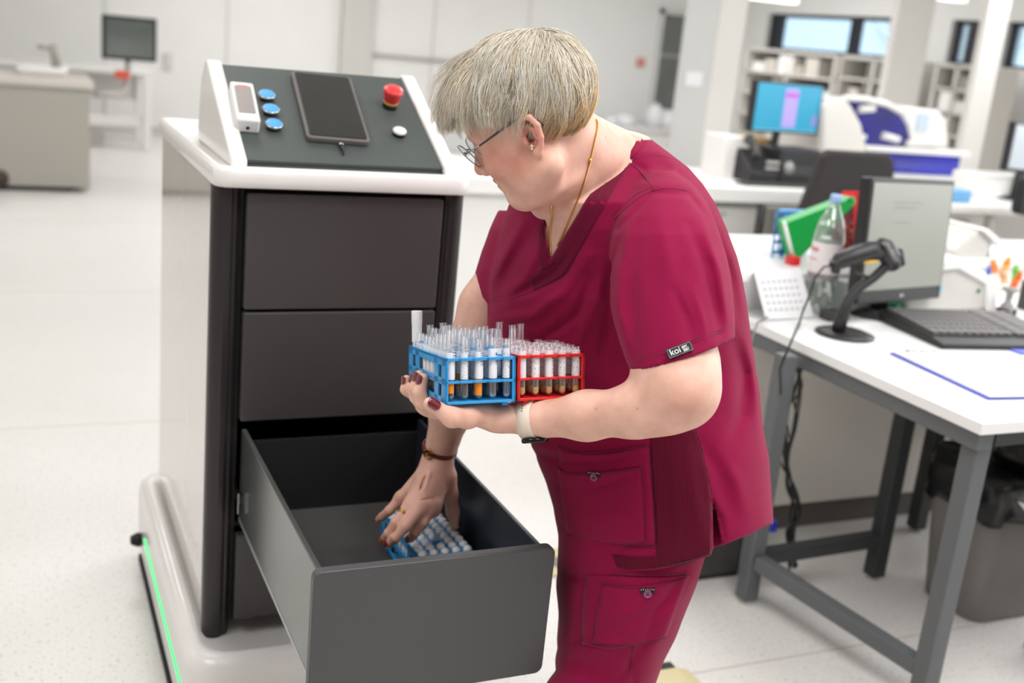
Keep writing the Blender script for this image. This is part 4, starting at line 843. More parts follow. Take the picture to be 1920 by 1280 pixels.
a = IP(1395, 347, 4.76); tag(put('dark_tray', MB().box((a[0]-.02, 4.72, ZI), (a[0]+.62, 4.82, ZI+.012)), M_bkg, bevel=.003), 'thin black keyboard tray at the front edge of the island', 'tray')
Box('tissue_box', 1362, 255, 1396, 335, 5.0, .2, M_w2, 'upright white dispenser beside the light column on the island', 'dispenser')
# white analyser with blue dome
an = empty('analyser', at(1680, 340, Y=5.1), 'white laboratory analyser with a curved dark blue hood and blue lower window', 'analyser')
AY = 5.0
def AQ(px, py, Y=AY): p = at(px, py, Y=Y); return (p[0], p[2])
M_hood = mat('deep blue transparent hood', (26, 20, 128), .08, coat=.8, spec=.8, var=.35, vscale=5); M_blue2 = mat('blue front window', (14, 28, 160), .15, coat=.5, var=.4, vscale=4)
put('left_shell', MB().prism([AQ(1536, 340), AQ(1542, 196), AQ(1552, 186), AQ(1580, 182), AQ(1592, 196), AQ(1612, 232), AQ(1622, 276), AQ(1624, 340)], AY-.02, AY+.5, 1), mat('warm white shell', (226, 222, 214), .4), an, bevel=.02, seg=3)
hood = MB(); arcp = [AQ(1584, 186), AQ(1620, 187), AQ(1660, 196), AQ(1690, 212), AQ(1706, 236), AQ(1713, 262), AQ(1714, 277)]
hood.prism([AQ(1618, 278)]+[AQ(1612, 250), AQ(1602, 222), AQ(1590, 200)]+arcp, AY+.02, AY+.44, 1); put('hood', hood, M_hood, an, bevel=.012, seg=3)
put('hood_rim', MB().tube([npa((x, AY+.0, z)) for x, z in [AQ(1580, 184), AQ(1620, 185), AQ(1662, 195), AQ(1692, 211)]], .018, 8), M_w2, an)
put('bench_shelf', MB().box((AQ(1618, 280)[0], AY-.04, AQ(1700, 287)[1]), (AQ(1812, 290)[0], AY+.5, AQ(1700, 277)[1])), M_w2, an, bevel=.008)
put('lower_window', MB().box((AQ(1660, 288)[0], AY-.02, AQ(1730, 326)[1]), (AQ(1796, 300)[0], AY+.4, AQ(1730, 290)[1]+.01)), M_blue2, an, bevel=.006)
put('lower_shell', MB().box((AQ(1624, 340)[0], AY, ZI), (AQ(1800, 340)[0], AY+.5, AQ(1730, 326)[1])), M_w2, an, bevel=.008)
put('right_shell', MB().prism([AQ(1716, 278), AQ(1712, 240), AQ(1694, 206), AQ(1702, 200), AQ(1770, 208), AQ(1786, 224), AQ(1790, 278)], AY+.04, AY+.5, 1), M_w2, an, bevel=.02, seg=3)
for (x0_, y0_, x1_, y1_, r_) in ((1610, 205, 1638, 203, .022), (1655, 254, 1684, 262, .022), (1612, 256, 1622, 257, .016), (1700, 268, 1708, 270, .02)):
    put('white_reflection', MB().tube([at(x0_, y0_, Y=AY+.01), at(x1_, y1_, Y=AY+.01)], r_, 10, flat=1), M_w2, an)  # white pills modelled in place of reflections on the hood
p = at(1730, 230, Y=AY+.035); put('pale_blue_mark', MB().obox(p, (.04, .004, .05)), mat('pale blue mark', (196, 214, 226), .5), an)
# office chairs
def back_chair(px, Y, lab, tilt=0.0):
    pass
a = at(1538, 281, Y=4.1); b = at(1671, 290, Y=4.1); z1 = a[2]; xc = (a[0]+b[0])/2
oc2 = empty('office_chair', (xc, 4.1, 0), 'black office chair with a tall backrest in front of the island, behind the near monitor', 'office chair')
pr2 = [AQ2 for AQ2 in [at(1550, 280, Y=4.1), at(1660, 287, Y=4.1), at(1672, 300, Y=4.1), at(1668, 420, Y=4.1), at(1660, 470, Y=4.1), at(1500, 470, Y=4.1), at(1496, 400, Y=4.1), at(1538, 292, Y=4.1)]]
put('backrest', MB().prism([(p[0], p[2]) for p in pr2], 4.07, 4.13, 1), mat('black chair mesh', (44, 40, 40), .8), oc2, bevel=.02, seg=3)
put('seat', MB().prism(rrect(xc-.26, 4.13, xc+.24, 4.6, .08, 5), .46, .53, 2), M_bk, oc2, bevel=.02)
put('gas_column', MB().cyl((xc, 4.36, .08), (xc, 4.36, .46), .03), M_bk, oc2)
for k_ in range(5):
    a_ = 2*PI*k_/5+.3; x, y = xc+.23*math.cos(a_), 4.36+.23*math.sin(a_); put('base_spoke', MB().tube([(xc, 4.36, .11), (x, y, .07)], [.03, .014], 8), M_bk, oc2); castor(oc2, x, y, a_)
a = at(1433, 386, Y=4.35); b = at(1500, 386, Y=4.35)
oc3 = empty('office_chair', ((a[0]+b[0])/2, 4.35, 0), 'lower grey office chair pushed under the island bench left of the black one', 'office chair')
pts3 = [at(1434, 386, Y=4.35), at(1505, 388, Y=4.35), at(1500, 470, Y=4.35), at(1422, 462, Y=4.35)]
put('backrest', MB().prism([(p[0], p[2]) for p in pts3], 4.33, 4.38, 1), mat('grey chair fabric', (128, 124, 114), .8), oc3, bevel=.012); put('back_frame', MB().tube([pts3[0]+npa((0, 0, 0)), pts3[3]], .014, 8), M_bk, oc3)
xc3 = (a[0]+b[0])/2; put('seat', MB().prism(rrect(xc3-.2, 4.4, xc3+.16, 4.62, .06, 5), .42, .48, 2), M_bk, oc3, bevel=.02); put('gas_column', MB().cyl((xc3, 4.5, .06), (xc3, 4.5, .42), .03), M_bk, oc3)
for k_ in range(5):
    a_ = 2*PI*k_/5+.9; x, y = xc3+.17*math.cos(a_), 4.5+.17*math.sin(a_); put('base_spoke', MB().tube([(xc3, 4.5, .09), (x, y, .07)], [.03, .014], 8), M_bk, oc3); castor(oc3, x, y, a_)
# second bench at right, behind the cabinet, with stool and monitor
sb2 = empty('side_bench', (5.2, 4.2, 0), 'white side bench at the right behind the label printer', 'bench')
za = at(1790, 385, Y=3.95)[2]
put('bench_top', MB().box((at(1700, 385, Y=3.95)[0], 3.95, za-.04), (6.6, 4.5, za)), M_w2, sb2, bevel=.008)
for x in (at(1712, 400, Y=3.95)[0], at(1862, 420, Y=3.95)[0]): put('leg', MB().box((x, 3.97, 0), (x+.04, 4.01, za-.04)), mat('pale grey leg', (186, 184, 178), .5), sb2); put('leg', MB().box((x, 4.4, 0), (x+.04, 4.44, za-.04)), mat('pale grey leg'), sb2)
p = at(1795, 358, Y=4.05); tag(put('blue_box', MB().box((p[0]-.08, 4.05, za), (p[0]+.1, 4.2, za+.06)), mat('sky blue box', (112, 176, 226), .5), bevel=.006), 'small sky blue box on the white side bench', 'box')
p = at(1850, 345, Y=4.3); tag(put('white_container', MB().prism(rrect(p[0]-.12, 4.25, p[0]+.3, 4.45, .04, 4), za, za+.12, 2), M_w2, bevel=.01), 'white box on the side bench below the right-hand monitor', 'box')
mo4, c, u, v, n, W, H = monitor('computer_monitor', at(1897, 229, Y=4.15), at(1990, 240, Y=4.2), at(1985, 328, Y=4.2), at(1893, 318, Y=4.15), 'monitor cut off by the right edge of the photo on the side bench', mat('blue grey screen', (170, 178, 184), .3, emit=.35), bez=.014, th=.04, stand=za)
ch4 = at(1915, 330, Y=3.75); tag(put('chair_back', MB().prism([(p_[0], p_[2]) for p_ in (at(1912, 330, Y=3.75), at(1990, 330, Y=3.75), at(1990, 420, Y=3.75), at(1900, 400, Y=3.75))], 3.72, 3.78, 1), M_bk, bevel=.02), 'black chair back cut off by the right edge below the monitor', 'chair')
# shelving racks in front of the right wall
M_sh = mat('pale shelf board', (206, 202, 194), .5); M_shd = mat('grey stored boxes', (170, 164, 152), .6)
rs = random.Random(11)
def shelving(px0, px1, X, lab, nsh=6, short=''):
    y1 = at(px0, 150, X=X)[1]; y0 = at(px1, 150, X=X)[1]; zt = WZ0-.02
    o = empty('shelving_unit', (X, (y0+y1)/2, 0), lab, 'shelving')
    for y in (y0, (y0+y1)/2, y1): put('upright', MB().box((X, y-.02, 0), (X+.5, y+.02, zt)), M_sh, o)
    put('back_panel', MB().box((X+.5, y0, 0), (X+.52, y1, zt)), mat('shelf back', (196, 192, 184), .6), o)
    for k_ in range(nsh): z = .12+(zt-.14)*k_/(nsh-1); put('shelf_board', MB().box((X, y0, z-.012), (X+.5, y1, z+.012)), M_sh, o)
    for k_ in range(nsh-1):
        z = .12+(zt-.14)*k_/(nsh-1)+.012; y = y0+.05
        while y < y1-.15:
            w_ = rs.uniform(.10, .26); h_ = rs.uniform(.10, .21)
            if rs.random() < .86 and y+w_ < y1-.03:
                col = rs.choice(((178, 170, 156), (222, 219, 212), (150, 146, 138), (236, 234, 230), (196, 190, 178), (120, 118, 112)))
                cw = {(178, 170, 156): 'tan grey', (222, 219, 212): 'off-white', (150, 146, 138): 'mid grey', (236, 234, 230): 'white', (196, 190, 178): 'beige', (120, 118, 112): 'dark grey'}[col]; lt = '%s storage box on the %s shelf of the %s' % (cw, ('lowest', 'second', 'third', 'fourth', 'fifth', 'sixth', 'seventh')[k_], short)
                tag(put('storage_box', MB().box((X+.02, y, z+.0005), (X+.4, y+w_, z+h_)), mat('stored '+str(col), col, .6)), lt, 'box', lt.replace('box', 'boxes', 1))
            y += w_+rs.uniform(.01, .05)
shelving(1392, 1560, 8.1, 'open shelving unit full of pale boxes under the left end of the window band', 7, 'left-hand shelving unit')
shelving(1572, 1700, 8.15, 'open shelving unit under the window band behind the white analyser', 8, 'shelving unit behind the analyser')
shelving(1752, 1830, 8.2, 'open shelving unit between the two right-hand columns', 8, 'right-hand shelving unit')
# bench along the back wall at right of the person, with pale containers
bb2 = empty('wall_bench', (7.4, 13.2, 0), 'white bench along the back wall right of the woman', 'bench')
zb = at(1200, 240, Y=12.9)[2]
put('bench_top', MB().box((6.9, 12.9, zb-.04), (8.9, 13.6, zb)), M_w2, bb2, bevel=.006); put('bench_body', MB().box((6.95, 12.95, .05), (8.9, 13.6, zb-.04)), M_w2, bb2)
for k_, (px, py, r_, h_) in enumerate(((1145, 228, .10, .10), (1170, 238, .14, .14), (1225, 232, .13, .28), (1250, 236, .16, .22))):
    p = at(px, py, Y=13.1); tag(put('canister', MB().lathe([(0, 0), (r_, 0), (r_, h_*.8), (r_*.6, h_), (r_*.3, h_*1.15), (0, h_*1.15)], (p[0], 13.1, zb), n=18), mat('pale canister', (230, 230, 230), .4)), ('leftmost short white canister', 'low white canister left of the taller ones', 'tall white canister', 'white canister nearest the grey door')[k_]+' on the back wall bench', 'canister')
# ================================================================ THE PERSON (smooth distance fields meshed with surface nets)
class Field:
    def __init__(s, lo, hi, h):
        s.lo = npa(lo); s.h = h; s.n = np.ceil((npa(hi)-s.lo)/h).astype(int)+1
        s.a = np.full(s.n, 1.0, np.float32); s.ax = [s.lo[k]+h*np.arange(s.n[k]) for k in range(3)]
    def box(s, lo, hi, pad):
        i0 = np.maximum(0, np.floor((npa(lo)-pad-s.lo)/s.h).astype(int)); i1 = np.minimum(s.n, np.ceil((npa(hi)+pad-s.lo)/s.h).astype(int)+1)
        if (i1 <= i0).any(): return None
        sl_ = tuple(slice(a, b) for a, b in zip(i0, i1))
        return sl_, s.ax[0][sl_[0]][:, None, None], s.ax[1][sl_[1]][None, :, None], s.ax[2][sl_[2]][None, None, :]
    def op(s, d, sl_, k, mode):
        a = s.a[sl_]
        if mode == 'u':
            if k > 0: h_ = np.maximum(k-np.abs(a-d), 0)/k; r = np.minimum(a, d)-h_*h_*k*.25
            else: r = np.minimum(a, d)
        else:                                          # subtract
            d = -d
            if k > 0: h_ = np.maximum(k-np.abs(a-d), 0)/k; r = np.maximum(a, d)+h_*h_*k*.25
            else: r = np.maximum(a, d)
        s.a[sl_] = r
    def cone(s, a, b, ra, rb, k=.01, mode='u', squash=None):
        """tapered capsule; squash=(axis vector, factor) flattens it along that axis"""
        a, b = npa(a), npa(b); R = max(ra, rb); g = s.box(np.minimum(a, b)-R, np.maximum(a, b)+R, k+3*s.h)
        if g is None: return s
        sl_, X, Y, Z = g; px, py, pz = X-a[0], Y-a[1], Z-a[2]; d = b-a; L2 = float(d@d)+1e-12
        t = np.clip((px*d[0]+py*d[1]+pz*d[2])/L2, 0, 1); qx, qy, qz = px-t*d[0], py-t*d[1], pz-t*d[2]
        if squash is not None:
            w_, f_ = squash; w_ = npa(w_)/np.linalg.norm(w_); q = qx*w_[0]+qy*w_[1]+qz*w_[2]; e = np.sqrt(np.maximum(qx*qx+qy*qy+qz*qz-q*q+(q/f_)**2, 1e-12))
            dd = (e-(ra+(rb-ra)*t))*np.minimum(1, np.maximum(f_, .5))
        else: dd = np.sqrt(qx*qx+qy*qy+qz*qz)-(ra+(rb-ra)*t)
        s.op(dd.astype(np.float32), sl_, k, mode); return s
    def chain(s, pts, rs, k=.006, mode='u', squash=None):
        for i in range(len(pts)-1): s.cone(pts[i], pts[i+1], rs[i], rs[i+1], k, mode, squash)
        return s
    def ell(s, c, r, axes=None, k=.01, mode='u'):
        c = npa(c); r = npa(r); A = np.eye(3) if axes is None else npa(axes); R = max(r); g = s.box(c-R, c+R, k+3*s.h)
        if g is None: return s
        sl_, X, Y, Z = g; px, py, pz = X-c[0], Y-c[1], Z-c[2]
        q = [(px*A[i][0]+py*A[i][1]+pz*A[i][2]) for i in range(3)]
        k0 = np.sqrt(sum((q[i]/r[i])**2 for i in range(3))+1e-12); k1 = np.sqrt(sum((q[i]/r[i]**2)**2 for i in range(3))+1e-9)
        s.op((k0*(k0-1)/k1).astype(np.float32), sl_, k, mode); return s
    def func(s, fn, lo, hi, k=.01, mode='u', pad=0):
        g = s.box(lo, hi, k+3*s.h+pad)
        if g is None: return s
        sl_, X, Y, Z = g; X, Y, Z = (q.astype(np.float32) for q in (X, Y, Z)); n_ = X.shape[0]; st = 12
        for i in range(0, n_, st):                     # slab by slab to keep memory small
            a, b = i, min(n_, i+st); s2 = (slice(sl_[0].start+a, sl_[0].start+b), sl_[1], sl_[2])
            s.op(fn(X[a:b], Y, Z).astype(np.float32), s2, k, mode)
        return s
    def mesh(s):
        a = s.a; ins = a < 0; n = s.n
        c = np.zeros(n-1, np.int8)
        for i in (0, 1):
            for j in (0, 1):
                for k_ in (0, 1): c += ins[i:n[0]-1+i, j:n[1]-1+j, k_:n[2]-1+k_]
        idx = np.argwhere((c > 0) & (c < 8)); cid = np.full(n-1, -1, np.int32); cid[tuple(idx.T)] = np.arange(len(idx))
        co = np.array([(i, j, k_) for i in (0, 1) for j in (0, 1) for k_ in (0, 1)]); v = np.stack([a[tuple((idx+o).T)] for o in co], 1)
        P = np.zeros((len(idx), 3)); W = np.zeros(len(idx))
        for e0 in range(8):
            for e1 in range(e0+1, 8):
                if np.abs(co[e0]-co[e1]).sum() != 1: continue
                m = (v[:, e0] < 0) != (v[:, e1] < 0); t = np.where(m, v[:, e0]/(v[:, e0]-v[:, e1]+1e-20), 0)
                P += m[:, None]*(co[e0]+t[:, None]*(co[e1]-co[e0])); W += m
        V = s.lo+s.h*(idx+P/W[:, None]); F = []
        for ax in range(3):
            o = [k_ for k_ in range(3) if k_ != ax]; sl0 = [slice(None)]*3; sl1 = [slice(None)]*3; sl0[ax] = slice(0, n[ax]-1); sl1[ax] = slice(1, n[ax])
            e = np.argwhere(ins[tuple(sl0)] != ins[tuple(sl1)]); e = e[(e[:, o[0]] > 0) & (e[:, o[1]] > 0) & (e[:, o[0]] < n[o[0]]-1) & (e[:, o[1]] < n[o[1]]-1)]
            fl_ = ins[tuple(e.T)]; d0 = np.zeros(3, int); d0[o[0]] = 1; d1 = np.zeros(3, int); d1[o[1]] = 1
            q = np.stack([cid[tuple((e-d0-d1).T)], cid[tuple((e-d1).T)], cid[tuple(e.T)], cid[tuple((e-d0).T)]], 1)
            if ax == 1: fl_ = ~fl_
            q[~fl_] = q[~fl_][:, ::-1]; F.append(q)
        F = np.concatenate(F); F = F[(F >= 0).all(1)]
        return V, F
def relax(V, F, it=2, f=.5):
    e = np.concatenate([F[:, [0, 1]], F[:, [1, 2]], F[:, [2, 3]], F[:, [3, 0]]]); e = np.concatenate([e, e[:, ::-1]])
    for i in range(it):
        for g in (f, -f*1.03):
            s_ = np.stack([np.bincount(e[:, 0], V[e[:, 1], k_], len(V)) for k_ in range(3)], 1); c = np.bincount(e[:, 0], minlength=len(V))[:, None]
            V = V+g*(s_/np.maximum(c, 1)-V)
    return V
def np_mesh(name, V, F, mats, M=None):
    if M is not None:
        Mi = np.array(M.inverted()); V = V@Mi[:3, :3].T+Mi[:3, 3]
    me = bpy.data.meshes.new(name); nf, k_ = F.shape
    me.vertices.add(len(V)); me.vertices.foreach_set('co', V.astype(np.float32).ravel()); me.loops.add(nf*k_); me.loops.foreach_set('vertex_index', F.astype(np.int32).ravel())
    me.polygons.add(nf); me.polygons.foreach_set('loop_start', np.arange(0, nf*k_, k_, dtype=np.int32)); me.polygons.foreach_set('loop_total', np.full(nf, k_, np.int32)); me.polygons.foreach_set('use_smooth', np.ones(nf, bool))
    for m in (mats if isinstance(mats, (list, tuple)) else [mats]): me.materials.append(m)
    me.update(calc_edges=True); me.validate(); return me
def C3(px, py, D): return at(px, py, D=D)
def to_img(X, Y, Z):
    """world arrays -> direction coordinates across the body (right, down) and depth, as seen from where the photographer stood"""
    x, y, z = X-CAM[0], Y-CAM[1], Z-CAM[2]
    D = CM[2][0]*x+CM[2][1]*y+CM[2][2]*z; D = np.maximum(D, .2)
    return (CM[0][0]*x+CM[0][1]*y+CM[0][2]*z)/D*FPX+960, (CM[1][0]*x+CM[1][1]*y+CM[1][2]*z)/D*FPX+640, D

# ---- torso, sleeves and trousers: cross-section tables measured along the body
T_y = npa([262, 285, 315, 345, 380, 430, 480, 520, 560, 620, 700, 780, 820, 860, 900, 950, 1000, 1060, 1100, 1140])
T_l = npa([1150, 1100, 1060, 1010, 952, 936, 925, 918, 912, 908, 925, 965, 988, 1002, 1018, 1034, 1042, 1045, 1050, 1060])
T_r = npa([1222, 1252, 1290, 1316, 1336, 1358, 1375, 1385, 1393, 1400, 1408, 1419, 1427, 1436, 1440, 1443, 1445, 1445, 1440, 1420])
T_D = npa([1.79, 1.79, 1.80, 1.80, 1.80, 1.82, 1.84, 1.86, 1.87, 1.90, 1.93, 1.94, 1.94, 1.94, 1.94, 1.94, 1.94, 1.94, 1.94, 1.94])
T_h = npa([.05, .08, .105, .13, .16, .175, .18, .18, .18, .18, .18, .18, .18, .18, .18, .18, .18, .175, .17, .16])
L_y = npa([960, 1000, 1060, 1100, 1150, 1200, 1240, 1280, 1400, 1600, 1800]); L_l = npa([1046, 1044, 1042, 1041, 1045, 1043, 1040, 1041, 1050, 1065, 1080])
L_r = npa([1335, 1328, 1314, 1302, 1282, 1262, 1243, 1228, 1215, 1200, 1185]); L_D = npa([1.94, 1.94, 1.94, 1.94, 1.94, 1.95, 1.96, 1.97, 2.02, 2.15, 2.3]); L_h = npa([.155, .155, .15, .148, .145, .14, .135, .13, .125, .115, .105])
S_y = npa([322, 345, 372, 405, 440, 480, 520, 560, 600, 640, 680, 720]); S_l = npa([1215, 1185, 1166, 1153, 1146, 1141, 1138, 1142, 1150, 1162, 1175, 1190])
S_r = npa([1262, 1296, 1318, 1336, 1350, 1362, 1370, 1374, 1376, 1377, 1377, 1377]); S_D = npa([1.70, 1.69, 1.68, 1.665, 1.65, 1.64, 1.63, 1.62, 1.61, 1.60, 1.59, 1.58]); S_h = npa([.03, .055, .07, .082, .088, .09, .088, .086, .084, .082, .08, .08])
R_y = npa([395, 430, 470, 510, 545, 580]); R_l = npa([935, 918, 903, 891, 884, 882]); R_r = npa([1010, 1000, 990, 980, 975, 970]); R_D = npa([1.95, 1.96, 1.97, 1.97, 1.98, 1.98]); R_h = npa([.06, .075, .08, .08, .08, .08])
def table_sdf(ty, tl, tr, tD, th, rho, off=0., fold=None, top=True, power=2.0):
    def fn(X, Y, Z):
        u, v, D = to_img(X, Y, Z); uc = np.interp(v, ty, (tl+tr)/2); hw = np.interp(v, ty, (tr-tl)/2); Dc = np.interp(v, ty, tD); hd = np.interp(v, ty, th)+off
        hwm = hw*Dc/FPX+off; a = (u-uc)*D/FPX/hwm; b = (D-Dc)/hd
        q = np.sqrt(np.maximum((a*a+b*b-2*rho*a*b)/(1-rho*rho), 1e-9)) if power == 2 else (np.abs(a)**power+np.abs(b)**power)**(1/power)
        g = np.sqrt((a/hwm)**2+(b/hd)**2)/np.maximum(np.sqrt(a*a+b*b), 1e-6)       # gradient scale
        d = (q-1)/np.maximum(g, 1e-3)
        d = np.maximum(d, (ty[0]-v)*Dc/FPX)
        d = np.maximum(d, (v-ty[-1])*Dc/FPX)
        if fold is not None:
            m = np.abs(d) < .026; d[m] += fold(u[m], v[m], D[m])
        return d
    return fn
def fold_field(curves, ripple=.0):
    """creases: polylines with width and depth; positive depth presses in, negative raises a ridge"""
    cs = [(npa(p), w_, a_) for p, w_, a_ in curves]
    def fn(u, v, D):
        r = np.zeros_like(u)
        for p, w_, a_ in cs:
            m = None
            for i in range(len(p)-1):
                a, b = p[i], p[i+1]; d = b-a; t = np.clip(((u-a[0])*d[0]+(v-a[1])*d[1])/(d@d), 0, 1); e = (u-a[0]-t*d[0])**2+(v-a[1]-t*d[1])**2; T_ = (i+t)/(len(p)-1)
                if m is None: m, tt = e, T_
                else: tt = np.where(e < m, T_, tt); m = np.minimum(m, e)
            r = r+a_*np.exp(-m/(w_*w_))*np.sin(np.clip(tt*.8+.12, 0, 1)*PI)
        return r
    return fn
HEM = ([900, 1040, 1061, 1100, 1145, 1190, 1230, 1290, 1333, 1337, 1358, 1400, 1440, 1500], [990, 996, 1012, 1040, 1064, 1070, 1068, 1056, 1040, 1026, 1020, 1004, 984, 976])
top_folds = fold_field([
    ([(1075, 470), (1030, 520), (985, 545), (925, 566)], 9, .007), ([(1100, 480), (1060, 545), (1000, 590), (930, 600)], 11, -.007), ([(1110, 520), (1080, 590), (1015, 640)], 9, .008),
    ([(1135, 480), (1122, 560), (1085, 640), (1050, 680)], 11, -.006), ([(1140, 530), (1135, 620), (1120, 700)], 10, .010), ([(1000, 430), (960, 500), (930, 560)], 11, .007), ([(1020, 450), (985, 520), (950, 560)], 10, -.006),
    ([(980, 420), (945, 480), (915, 540)], 9, -.006), ([(1340, 430), (1368, 520), (1382, 600)], 12, .007), ([(1378, 640), (1396, 700), (1390, 780), (1370, 830)], 14, .008), ([(1400, 640), (1420, 740), (1425, 820)], 12, -.005),
    ([(1350, 860), (1380, 900), (1400, 970)], 15, -.005), ([(1310, 830), (1350, 880), (1370, 960)], 14, .006), ([(1330, 940), (1350, 970), (1358, 1020)], 6, .006),
    ([(1010, 850), (1060, 868), (1130, 866), (1200, 850)], 9, .007), ([(1000, 835), (1060, 848), (1140, 846)], 8, -.005), ([(1040, 905), (1090, 920), (1150, 905), (1200, 880)], 10, .004), ([(1070, 960), (1130, 975), (1200, 960)], 16, -.004),
    ([(1055, 985), (1100, 1010), (1170, 1022), (1240, 1010)], 8, .006), ([(1230, 830), (1250, 900), (1255, 1000)], 14, .004), ([(1290, 850), (1300, 930), (1320, 1010)], 12, -.004), ([(1180, 300), (1215, 322), (1225, 352)], 6, .004),
    ([(1230, 300), (1280, 345), (1310, 400)], 13, .005), ([(1262, 318), (1300, 352), (1335, 420)], 9, -.004), ([(1150, 720), (1180, 780), (1185, 830)], 14, .006)])
sl_folds = fold_field([([(1160, 430), (1225, 362), (1290, 362), (1328, 410)], 6, .005), ([(1230, 380), (1250, 470), (1258, 560)], 18, -.005), ([(1290, 420), (1325, 500), (1345, 590), (1352, 640)], 10, .007), ([(1318, 420), (1350, 510), (1362, 600)], 9, -.006),
    ([(1200, 420), (1185, 500), (1188, 600), (1200, 680)], 12, .004), ([(1160, 500), (1160, 580), (1180, 670)], 8, -.004), ([(1262, 540), (1290, 600), (1302, 655)], 8, .005), ([(1300, 540), (1318, 600), (1325, 645)], 7, -.004), ([(1165, 440), (1148, 500), (1146, 560)], 7, .006)])
tr_folds = fold_field([([(1050, 1075), (1110, 1090), (1170, 1100)], 8, .005), ([(1045, 1215), (1100, 1195), (1170, 1170), (1250, 1130)], 9, .006), ([(1070, 1240), (1130, 1215), (1190, 1205)], 9, -.006), ([(1300, 1080), (1250, 1160), (1215, 1240)], 12, -.006), ([(1280, 1070), (1230, 1140), (1200, 1210)], 9, .005),
    ([(1050, 1240), (1060, 1280), (1062, 1330)], 8, -.005), ([(1170, 1200), (1185, 1260), (1190, 1320)], 10, .005), ([(1205, 1210), (1170, 1260), (1150, 1290)], 7, .005), ([(1100, 1110), (1090, 1180), (1085, 1240)], 12, .003)])
H_T = .0032
top = Field((.42, .98, .52), (1.45, 2.12, 1.47), H_T)
lo, hi = (.4, .9, .5), (1.5, 2.3, 1.5)
def weave(u, v, D): return .0007*np.sin(u*.043+v*.013)*np.sin(v*.037-u*.011)+.0003*np.sin(u*.083-v*.051+D*9)
def torso_fold(u, v, D): return top_folds(u, v, D)+weave(u, v, D)+np.where((D < 1.98), .004*np.exp(-((u-1290)/16)**2)*np.clip((v-900)/120, 0, 1)*0, 0)
top.func(table_sdf(T_y, T_l, T_r, T_D, T_h, -.25, fold=torso_fold), lo, hi, k=0)
top.func(table_sdf(R_y, R_l, R_r, R_D, R_h, 0, fold=weave), (.55, 1.5, 1.0), (1.0, 1.95, 1.3), k=.02)
def cut_px(poly_fn, Dlo=0, Dhi=9):
    def fn(X, Y, Z):
        u, v, D = to_img(X, Y, Z); return np.maximum(poly_fn(u, v, D)*D/FPX, np.maximum(Dlo-D, D-Dhi))
    return fn
def below(xs_, ys_): return lambda u, v, D: np.interp(u, xs_, ys_)-v             # negative below the polyline
# right sleeve hem
top.func(cut_px(lambda u, v, D: np.maximum((532+(u-885)*1.26)-v, u-914), 1.8), (.6, 1.5, .9), (.9, 1.9, 1.3), 0, 'd')
sl_body = table_sdf(S_y, S_l, S_r, S_D, S_h, -.1, fold=lambda u, v, D: sl_folds(u, v, D)+weave(u, v, D))
def sleeve(X, Y, Z):
    d = sl_body(X, Y, Z); u, v, D = to_img(X, Y, Z); return np.maximum(d, (v-np.interp(u, [1140, 1182, 1240, 1301, 1340, 1378], [702, 698, 685, 667, 652, 633]))*D/FPX*.94)
top.func(sleeve, (.62, 1.12, 1.0), (1.1, 1.7, 1.4), k=.012)
# hem, slit and neckline
top.func(cut_px(below(*HEM)), lo, (1.5, 2.3, .85), 0, 'd')
top.func(cut_px(lambda u, v, D: np.maximum(np.abs(u-(1336+(v-925)*.10))-(v-922)*.085, 922-v), 0, 1.95), lo, (1.5, 2.3, .9), 0, 'd')
NK = [(1188, 236), (1172, 262), (1150, 292), (1118, 340), (1085, 398), (1052, 452), (1031, 487), (1022, 440), (1026, 400), (1000, 330), (1100, 200)]
def poly_sd(poly):
    P = npa(poly)
    def fn(u, v, D):
        d = np.full(np.broadcast(u, v).shape, 1e9); s_ = np.ones_like(d)
        for i in range(len(P)):
            a, b = P[i], P[i-1]; e = b-a; wx, wy = u-a[0], v-a[1]; t = np.clip((wx*e[0]+wy*e[1])/(e@e), 0, 1); d = np.minimum(d, (wx-e[0]*t)**2+(wy-e[1]*t)**2)
            c1_, c2_, c3_ = v >= a[1], v < b[1], e[0]*wy > e[1]*wx; f_ = (c1_ & c2_ & c3_) | (~c1_ & ~c2_ & ~c3_); s_ = np.where(f_, -s_, s_)
        return s_*np.sqrt(d)
    return fn
top.func(cut_px(poly_sd(NK), 1.4, 1.80), (.6, 1.2, 1.1), (1.1, 1.8, 1.46), 0, 'd')
top.cone(C3(1100, 250, 1.75), C3(1108, 330, 1.80), .066, .060, 0, 'd')
V, F = top.mesh(); V = relax(V, F, 2)
person = empty('person', C3(1130, 1260, 1.9)*npa((1, 1, 0)), 'woman with short blond hair and glasses in burgundy scrubs bending over the open drawer', 'person')
def cloth_mat(name, rgb, rib=False):
    m = mat(name, rgb, .78, var=.05, vscale=260, sheen=.08, spec=.12); nt = m.node_tree; b = nt.nodes['Principled BSDF']; tc = nt.nodes.new('ShaderNodeTexCoord')
    wv = nt.nodes.new('ShaderNodeTexWave'); wv.inputs['Scale'].default_value = 95 if rib else 600; wv.inputs['Distortion'].default_value = 1.0 if rib else 2; wv.bands_direction = 'X' if rib else 'DIAGONAL'
    nt.links.new(tc.outputs['Object'], wv.inputs['Vector']); bp_ = nt.nodes.new('ShaderNodeBump'); bp_.inputs['Strength'].default_value = .5 if rib else .25; bp_.inputs['Distance'].default_value = .001
    nt.links.new(wv.outputs['Fac'], bp_.inputs['Height']); nt.links.new(bp_.outputs['Normal'], b.inputs['Normal']); return m
M_scrub = cloth_mat('burgundy scrub cloth', (140, 12, 62)); M_rib = cloth_mat('ribbed burgundy knit', (92, 6, 36), True); M_trim = cloth_mat('dark burgundy trim', (106, 8, 46)); M_seamb = mat('burgundy stitch and hem shade', (84, 10, 42), .7)
